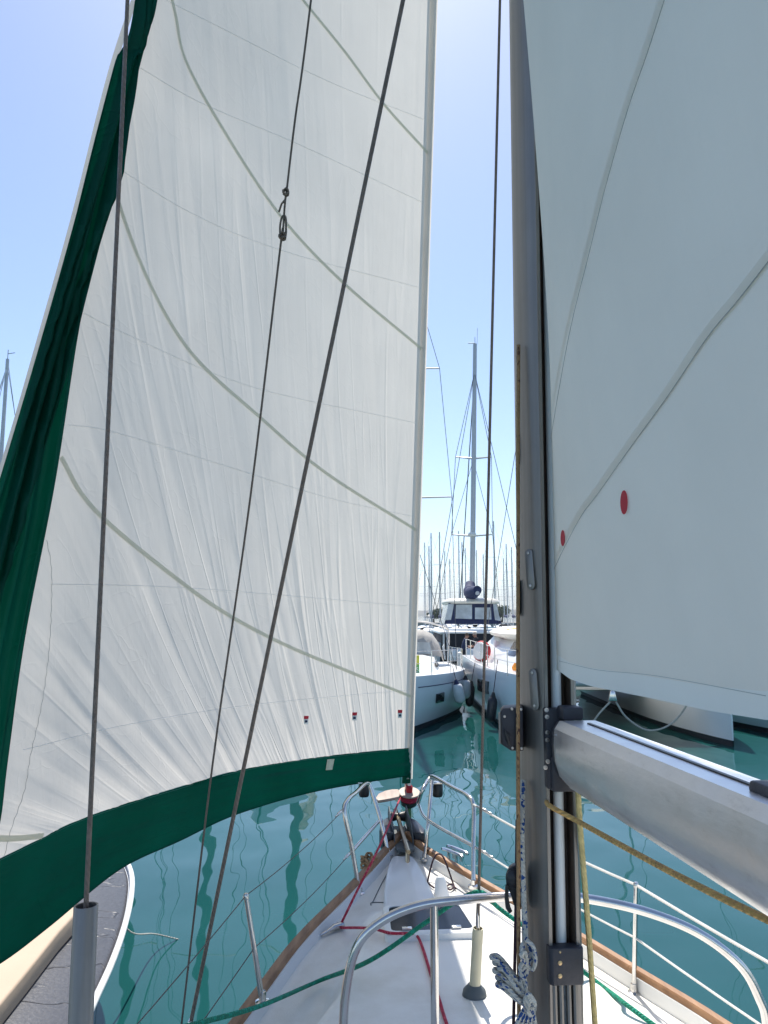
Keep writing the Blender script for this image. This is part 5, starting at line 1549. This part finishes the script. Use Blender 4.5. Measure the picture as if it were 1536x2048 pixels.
for z, k in ((-0.10, 0.97), (0.0, 1.0), (0.12, 0.96), (0.19, 0.8)):
    w_ = (rt1.x - rt0.x) / 2 + 0.06
    tp_.append([V((cx + w_ * k * math.copysign(abs(math.cos(a)) ** 0.45, math.cos(a)), 42.0 + 2.25 * k * math.copysign(abs(math.sin(a)) ** 0.45, math.sin(a)), rt0.z + 0.05 + z)) for a in [2 * math.pi * q_ / 28 for q_ in range(28)]])
obj('hardtop', MB().loft(tp_), 'cream', fc, angle=50)
fm = V((fp_(944, 1200, 42.5).x, 42.5, 3.4)); fmt = YP(950, 688, 42.6)
obj('mast', MB().tube([fm, fm.lerp(fmt, 0.5), fmt], [0.15, 0.14, 0.11], 12), 'spar', fc)
obj('sail_bag', MB().tube(crom([YP(941, 1166, 41.9), YP(939, 1184, 41.0), YP(944, 1186, 40.0), YP(955, 1180, 38.8)], 5), [0.16] + [0.28] * 3 + [0.33] * 8 + [0.29] * 2 + [0.24, 0.22], 12), 'navy', fc)
obj('boom', MB().tube([YP(943, 1192, 42.3), YP(955, 1186, 38.6)], 0.1, 8), 'spar', fc)
for (py, half_, dpx) in ((914, 36, 1), (1069, 41, 0)):
    for s in (-1, 1):
        a = YP(947 if py < 1000 else 944, py + 3, 42.5); b_ = YP((947 if py < 1000 else 944) + s * half_, py, 42.8)
        obj('spreader', MB().tube([a, b_], [0.06, 0.035], 6), 'spar', fc)
for s in (-1, 1):
    ch = V((cx + s * 2.0, 43.6, 1.6))
    t1 = YP(944 + s * 41, 1069, 42.8); t2 = YP(947 + s * 36, 914, 42.8); hd = YP(949, 745, 42.55)
    obj('shroud', MB().tube([ch, t1, t2, hd], 0.016, 5), 'thinwire', fc)
    obj('shroud', MB().tube([t1, YP(946.5, 920, 42.5)], 0.014, 5), 'thinwire', fc)
    obj('backstay', MB().tube([V((cx + s * 2.6, 36.6, 1.6)), hd], 0.016, 5), 'thinwire', fc)
obj('forestay', MB().tube([V((cx, 49, 1.6)), hd], 0.03, 5), 'thinwire', fc)
obj('masthead_instruments', MB().tube([fmt, fmt + V((0, 0, 0.4))], 0.02, 5).tube([fmt + V((0.12, 0, 0)), fmt + V((0.16, 0, 0.95))], 0.012, 5).tube([fmt + V((0, 0, 0.05)), fmt + V((-0.4, 0, 0.05))], 0.03, 5), 'spar', fc)
obj('radar_reflector', MB().lathe(YP(944, 1069, 42.3) - V((0, 0, 0.12)), (0, 0, 1), [(0, 0), (0.2, 0.02), (0.24, 0.12), (0.2, 0.22), (0, 0.24)], 12), 'white', fc)

# fenders
def fender(label, top, length, r, mat, dirv=V((0, 0, -1)), cap='navy', lines=None):
    t = thing('fender', label, 'fender', top + dirv * length)
    obj('body', MB().lathe(top, dirv, [(0, 0), (r * 0.45, 0.01), (r * 0.85, length * 0.10), (r, length * 0.22), (r, length * 0.78), (r * 0.85, length * 0.9), (r * 0.45, length * 0.985), (0, length)], 16), mat, t)
    obj('eye', MB().lathe(top - dirv * 0.10, dirv, [(0, 0), (r * 0.25, 0.0), (r * 0.4, 0.06), (r * 0.6, 0.12), (0, 0.13)], 12), cap, t)
    if lines: obj('lanyard', MB().tube([top - dirv * 0.09, lines], 0.010, 5), 'ropepurp', t)
    return t
def beside(bvh, px, py, off=0.13):
    h = cast(bvh, px, py)
    return h[0] - ray(px, py).normalized() * 0.03 + h[1] * off if h else YP(px, py, 21)
fender('white fender hanging between the two boats, nearer the left yacht bow', beside(ly_bvh, 906, 1366, 0.10), 0.54, 0.14, 'fwhite', V((0.22, 0, -1)).normalized(), 'navy', beside(ly_bvh, 906, 1366, 0.10) + V((-0.1, 0, 0.45)))
fender('white fender behind, tucked against the black fenders in the gap', YP(931, 1358, 22.9), 0.56, 0.14, 'fwhite', V((0.0, 0, -1)), 'black', YP(931, 1358, 22.9) + V((-0.12, 0, 0.45)))
fender('black fender by the catamaran hull window', beside(cat_bvh, 951, 1366), 0.66, 0.125, 'rubber', V((-0.12, 0, -1)).normalized(), 'black', beside(cat_bvh, 951, 1366) + V((0.12, 0.05, 0.62)))
fender('black fender hanging on two lines near the catamaran bow', beside(cat_bvh, 996, 1390), 0.64, 0.125, 'rubber', V((-0.12, 0, -1)).normalized(), 'black', beside(cat_bvh, 996, 1390) + V((0.14, 0.05, 0.9)))
# round red and white fender standing on the catamaran side deck
rc = YP(962, 1302, 24.0)
lf = thing('round_fender', 'big round white fender with red rim standing on catamaran deck', 'fender', V((rc.x, rc.y, 1.42)))
axd = V((-0.75, -0.62, 0.15)).normalized()
obj('disc', MB().lathe(rc - axd * 0.08, axd, [(0, 0.0), (0.22, 0.0), (0.28, 0.04), (0.29, 0.10), (0.26, 0.16), (0.05, 0.17), (0, 0.17)], 26), 'white', lf)
obj('red_rim', MB().lathe(rc - axd * 0.08, axd, [(0.2, -0.06), (0.29, -0.05), (0.32, 0.02), (0.315, 0.10), (0.28, 0.14), (0.2, 0.0)], 26), 'red', lf)
# odds and ends on the catamaran foredeck
dc = V((3.35, 19.6, 1.46))
tag(obj('orange_bundle', MB().lathe(dc, (0, 0, 1), [(0, 0), (0.14, 0.01), (0.16, 0.09), (0.09, 0.2), (0, 0.22)], 10), 'orange'), 'small orange bundle on the catamaran foredeck', 'bundle')
tag(obj('white_bundle', MB().lathe(dc + V((0.33, 0, 0)), (0, 0, 1), [(0, 0), (0.16, 0.01), (0.15, 0.1), (0.06, 0.17), (0, 0.18)], 10), 'white'), 'white cloth bundle beside the orange one on catamaran foredeck', 'bundle')

# people on the pontoon
def person(label, feet, height, facing, arms, mats, hat=None, bend=0.12):
    k = height / 1.75
    f = V((math.cos(facing), math.sin(facing), 0)); sdv = V((-f.y, f.x, 0))
    J = {}
    def j(n, a, s, z, r): J[n] = (feet + f * a * k + sdv * s * k + V((0, 0, z * k)), r * k)
    j('pel', 0, 0, 0.95, 0.15); j('wai', 0.02, 0, 1.10, 0.135); j('che', 0.02 + bend * .4, 0, 1.32, 0.165); j('nec', 0.03 + bend * .8, 0, 1.49, 0.058); j('hea', 0.06 + bend, 0, 1.60, 0.088); j('cro', 0.06 + bend * 1.05, 0, 1.69, 0.078)
    for s, nm in ((1, 'l'), (-1, 'r')):
        j('sh' + nm, 0.02 + bend * .5, s * 0.19, 1.42, 0.065); j('el' + nm, arms[0], s * 0.25, 1.17, 0.046); j('wr' + nm, arms[1], s * 0.14, arms[2], 0.035); j('ha' + nm, arms[1] + 0.10, s * 0.10, arms[2] + 0.02, 0.034)
        j('hi' + nm, 0, s * 0.10, 0.88, 0.105); j('kn' + nm, 0.03, s * 0.11, 0.48, 0.068); j('an' + nm, -0.01, s * 0.12, 0.09, 0.046); j('to' + nm, 0.15, s * 0.13, 0.04, 0.042)
    names = list(J); ix = {n: i for i, n in enumerate(names)}
    ed = [('pel', 'wai'), ('wai', 'che'), ('che', 'nec'), ('nec', 'hea'), ('hea', 'cro')]
    for nm in 'lr': ed += [('che', 'sh' + nm), ('sh' + nm, 'el' + nm), ('el' + nm, 'wr' + nm), ('wr' + nm, 'ha' + nm), ('pel', 'hi' + nm), ('hi' + nm, 'kn' + nm), ('kn' + nm, 'an' + nm), ('an' + nm, 'to' + nm)]
    me = bpy.data.meshes.new('tmpbody')
    bm = bmesh.new(); sk = bm.verts.layers.skin.verify()
    vv = []
    for n in names:
        v = bm.verts.new(J[n][0] - feet); v[sk].radius = (J[n][1],) * 2; v[sk].use_root = (n == 'pel'); vv.append(v)
    for a, b in ed: bm.edges.new((vv[ix[a]], vv[ix[b]]))
    bm.to_mesh(me); bm.free()
    o = bpy.data.objects.new('tmpbody', me); COL.objects.link(o)
    o.modifiers.new('s', 'SKIN'); sbd = o.modifiers.new('d', 'SUBSURF'); sbd.levels = 2
    bpy.context.view_layer.update()
    dg = bpy.context.evaluated_depsgraph_get()
    body = bpy.data.meshes.new_from_object(o.evaluated_get(dg))
    bpy.data.objects.remove(o)
    t = thing('person', label, 'person', feet)
    vs = [v.co + feet for v in body.vertices]; nr = [v.normal.copy() for v in body.vertices]; fs = [tuple(p.vertices) for p in body.polygons]
    obj('body', MB().add(vs, fs), mats[0], t)
    def garment(name, test, mat, off):
        idx = {}; nvs = []; nf = []
        for fa in fs:
            c = sum((vs[q_] for q_ in fa), V((0, 0, 0))) / len(fa) - feet
            if test(c / k, c):
                g = []
                for q_ in fa:
                    if q_ not in idx: idx[q_] = len(nvs); nvs.append(vs[q_] + nr[q_] * off)
                    g.append(idx[q_])
                nf.append(tuple(g))
        if nf: obj(name, MB().add(nvs, nf), mat, t)
    garment('shirt', lambda c, w_: 0.95 < c.z < 1.50 and (c.z > 1.2 or abs(w_.dot(f)) / k < 0.2), mats[1], 0.012)
    garment('trousers', lambda c, w_: 0.10 < c.z < 1.0, mats[2], 0.013)
    garment('shoes', lambda c, w_: c.z <= 0.11, 'trous', 0.01)
    hp_ = J['hea'][0]
    nose = hp_ + f * 0.085 * k
    obj('nose', MB().tube([hp_ + f * 0.07 * k + V((0, 0, 0.02)), nose + V((0, 0, -0.012))], [0.008, 0.014], 6), mats[0], t)
    for s in (-1, 1): obj('ear', MB().lathe(hp_ + sdv * s * 0.078 * k, sdv * s, [(0, 0), (0.025, 0), (0.02, 0.015), (0, 0.018)], 8), mats[0], t)
    obj('hair' if hat is None else 'cap', MB().lathe(J['hea'][0] + V((0, 0, 0.03)) - f * 0.015, V((f.x * 0.1, f.y * 0.1, 1)), [(0.093 * k, 0), (0.095 * k, 0.03), (0.08 * k, 0.075), (0.045 * k, 0.105), (0, 0.112)], 14), hat or 'bark', t)
    return t
pf = YP(927, 1330, 32.2); pf.z = 0.5
person('person in navy shirt and dark trousers standing with hands forward', V((pf.x, 32.2, 0.5)), 1.62, R(-8), (0.10, 0.30, 1.12), ('skin', 'shirt', 'trous'))
pf2 = YP(956, 1330, 32.4)
person('person in beige cap and dark top behind the round fender', V((pf2.x, 32.5, 0.5)), 1.66, R(188), (0.08, 0.28, 1.10), ('skin', 'trous', 'trous'), 'cap', 0.06)

# a gangway post and box on the pontoon
tag(obj('service_post', MB().lathe(YP(920, 1330, 31.2).xy.to_3d() + V((0, 0, 0.5)), (0, 0, 1), [(0, 0), (0.09, 0), (0.09, 0.75), (0.11, 0.76), (0.10, 0.86), (0, 0.9)], 14), 'white'), 'white service pedestal on the pontoon beside the standing person', 'pedestal')

gw = thing('gangway', 'narrow grey gangway with rope rail from yacht stern to pontoon', 'gangway', V((1.75, 30.0, 0.7)))
obj('plank', MB().box((1.75, 29.9, 0.86), (0.36, 2.4, 0.06)), 'spar', gw, bevel=0.01)
for sx in (-0.17, 0.17):
    obj('rail', MB().tube([V((1.75 + sx, 28.8, 1.5)), V((1.75 + sx, 31.0, 1.45))], 0.012, 5), 'ropepurp', gw)
    for yy in (28.8, 29.9, 31.0): obj('post', MB().tube([V((1.75 + sx, yy, 0.86)), V((1.75 + sx, yy, 1.5))], 0.014, 6), 'steel', gw)
for k_, (xx, yy, mt_, lb_) in enumerate(((2.2, 31.6, 'navy', 'navy storage box on the pontoon'), (3.4, 31.4, 'rubgrey', 'grey soft bag lying on the pontoon'))):
    tag(obj('storage_box' if k_ == 0 else 'bag', MB().box((xx, yy, 0.72), (0.7, 0.45, 0.46)), mt_, bevel=0.05), lb_, 'box' if k_ == 0 else 'bag')
# far rows of yachts beyond the pontoon
far = [(857, 1092, 88), (863, 1066, 80), (878, 1064, 84), (918, 1062, 90), (923, 1084, 96), (931, 1096, 104), (986, 1042, 78), (1013, 1088, 92), (1022, 1094, 96), (900, 1118, 120), (1050, 1080, 90), (890, 1102, 106), (952, 1100, 112), (967, 1108, 108), (1006, 1116, 118), (850, 1085, 98)]
for i, (px, py, d) in enumerate(far):
    top = YP(px, py, d)
    X = top.x; dr = 1 if i % 2 else -1
    yacht_far('far_yacht', 'distant moored yacht among the masts beyond the pontoon', (X - 0.5 * dr, d - 4.5 * dr), (X + 0.5 * dr, d + 5.5 * dr), 3.4, 1.05, 1.3, 0.45, top.z, detail=0, group='distant yachts beyond the pontoon', cover='navy' if i % 3 else 'beige', spreaders=2 if i % 4 else 1)

# trees on the quay
def tree(px, py, d, h, r, seed):
    rnd = random.Random(seed)
    bp = V((YP(px, py, d).x, d, 1.0))
    t = thing('tree', 'small rounded green tree on the far quay', 'tree', bp, 'trees on the far quay')
    obj('trunk', MB().tube([bp, bp + V((0.1, 0, h * 0.3)), bp + V((0.0, 0.1, h * 0.6))], [0.22, 0.17, 0.08], 8), 'bark', t)
    mb = MB()
    for k in range(900):
        while True:
            q_ = V((rnd.uniform(-1, 1), rnd.uniform(-1, 1), rnd.uniform(-1, 1)))
            if 0.3 < q_.length < 1: break
        q_ *= 0.75 + 0.35 * noise.noise(q_ * 2.2 + V((seed, 0, 0)))
        c = bp + V((q_.x * r, q_.y * r, h * 0.62 + q_.z * h * 0.40))
        a = V((rnd.uniform(-1, 1), rnd.uniform(-1, 1), rnd.uniform(-1, 1))).normalized() * rnd.uniform(0.12, 0.3)
        b = a.orthogonal().normalized() * rnd.uniform(0.1, 0.22)
        mb.add([c - a, c + b, c + a, c - b], [(0, 1, 2, 3)])
    obj('crown', mb, 'leaf', t)
tree(1004, 1225, 188, 4.6, 2.8, 2); tree(996, 1226, 190, 3.6, 2.2, 5); tree(880, 1226, 189, 3.8, 2.4, 8); tree(866, 1228, 188, 3.0, 2.0, 11)

# ================================================================== NEIGHBOUR AT OUR LEFT
nb = thing('motorboat', 'neighbouring motorboat bow with white rim, grey deck and beige pad', 'motorboat', V((-3.2, 4.5, 0)))
rim_px = [(196, 2060), (192, 2010), (218, 1945), (243, 1880), (259, 1820), (265, 1775), (258, 1740), (235, 1712), (180, 1690)]
ZR = 0.86
rimp = [G(x, y, ZR) for x, y in ((150, 2090), (190, 2000), (222, 1930), (247, 1860), (262, 1795), (262, 1745), (240, 1708), (190, 1682), (120, 1668), (30, 1668), (-60, 1682))]
# close the far side symmetrically
far_side = [V((p.x - 1.9, p.y - 0.9, ZR)) for p in reversed(rimp[:-5])]
rimc = crom(rimp, 8)
outl = rimc + [V((-4.9, 6.2, ZR)), V((-5.3, 3.5, ZR)), V((-5.0, 0.6, ZR)), V((-2.2, 0.2, ZR))]
cen = V((-3.2, 4.2, ZR))
def ins(pts, k, z): return [cen + (p - cen) * k + V((0, 0, z)) for p in pts]
obj('hull', MB().loft([ins(outl, 0.80, -1.2), ins(outl, 0.86, -0.7), ins(outl, 0.97, -0.12), ins(outl, 0.995, -0.02)]), 'hullw', nb, angle=60)
obj('rim', MB().tube(resample(outl + [outl[0]], 120), 0.020, 10, closed=False), 'white', nb)
obj('deck', MB().loft([ins(outl, 0.99, -0.03), ins(outl, 0.97, 0.015), ins(outl, 0.5, 0.07)]), 'nonskid', nb, angle=70)
pad = [G(x, y, ZR + 0.16) for x, y in ((148, 1800), (165, 1812), (120, 1860), (60, 1935), (0, 2008), (-80, 2100))]
pad = [p for p in pad]
pol = pad + [V((pad[-1].x - 1.6, pad[-1].y + 0.3, ZR + 0.16)), V((pad[0].x - 1.9, pad[0].y + 0.6, ZR + 0.16)), V((pad[0].x - 0.5, pad[0].y + 0.35, ZR + 0.16))]
obj('sunpad', MB().prism([p - V((0, 0, 0.12)) for p in pol], (0, 0, 0.12)), 'pad', nb, bevel=0.015, bseg=3)
# slack line from the neighbour into the water
lp0 = G(258, 1862, 0.5)
rope('mooring_line', 'thin mooring line running from the motorboat rim into the water', [lp0 + V((-0.16, 0.0, 0.25)), lp0, G(310, 1868, 0.15), G(362, 1880, -0.02)], 0.007, 'mooring', 6)

# ================================================================== SUMMER HAZE
hzb = MB(); hzb.box((0, 2350, 70), (7000, 5800, 150))
hm = bpy.data.materials.new('summer_haze'); hm.use_nodes = True
hnt = hm.node_tree
for n_ in list(hnt.nodes): hnt.nodes.remove(n_)
ho = hnt.nodes.new('ShaderNodeOutputMaterial'); hv = hnt.nodes.new('ShaderNodeVolumePrincipled')
hv.inputs['Color'].default_value = (0.86, 0.92, 1.0, 1)
hv.inputs['Density'].default_value = 0.00022
hv.inputs['Anisotropy'].default_value = 0.0
hnt.links.new(hv.outputs[0], ho.inputs['Volume'])
M['haze'] = hm
tag(obj('haze', hzb, 'haze', smooth=False), kind='stuff')
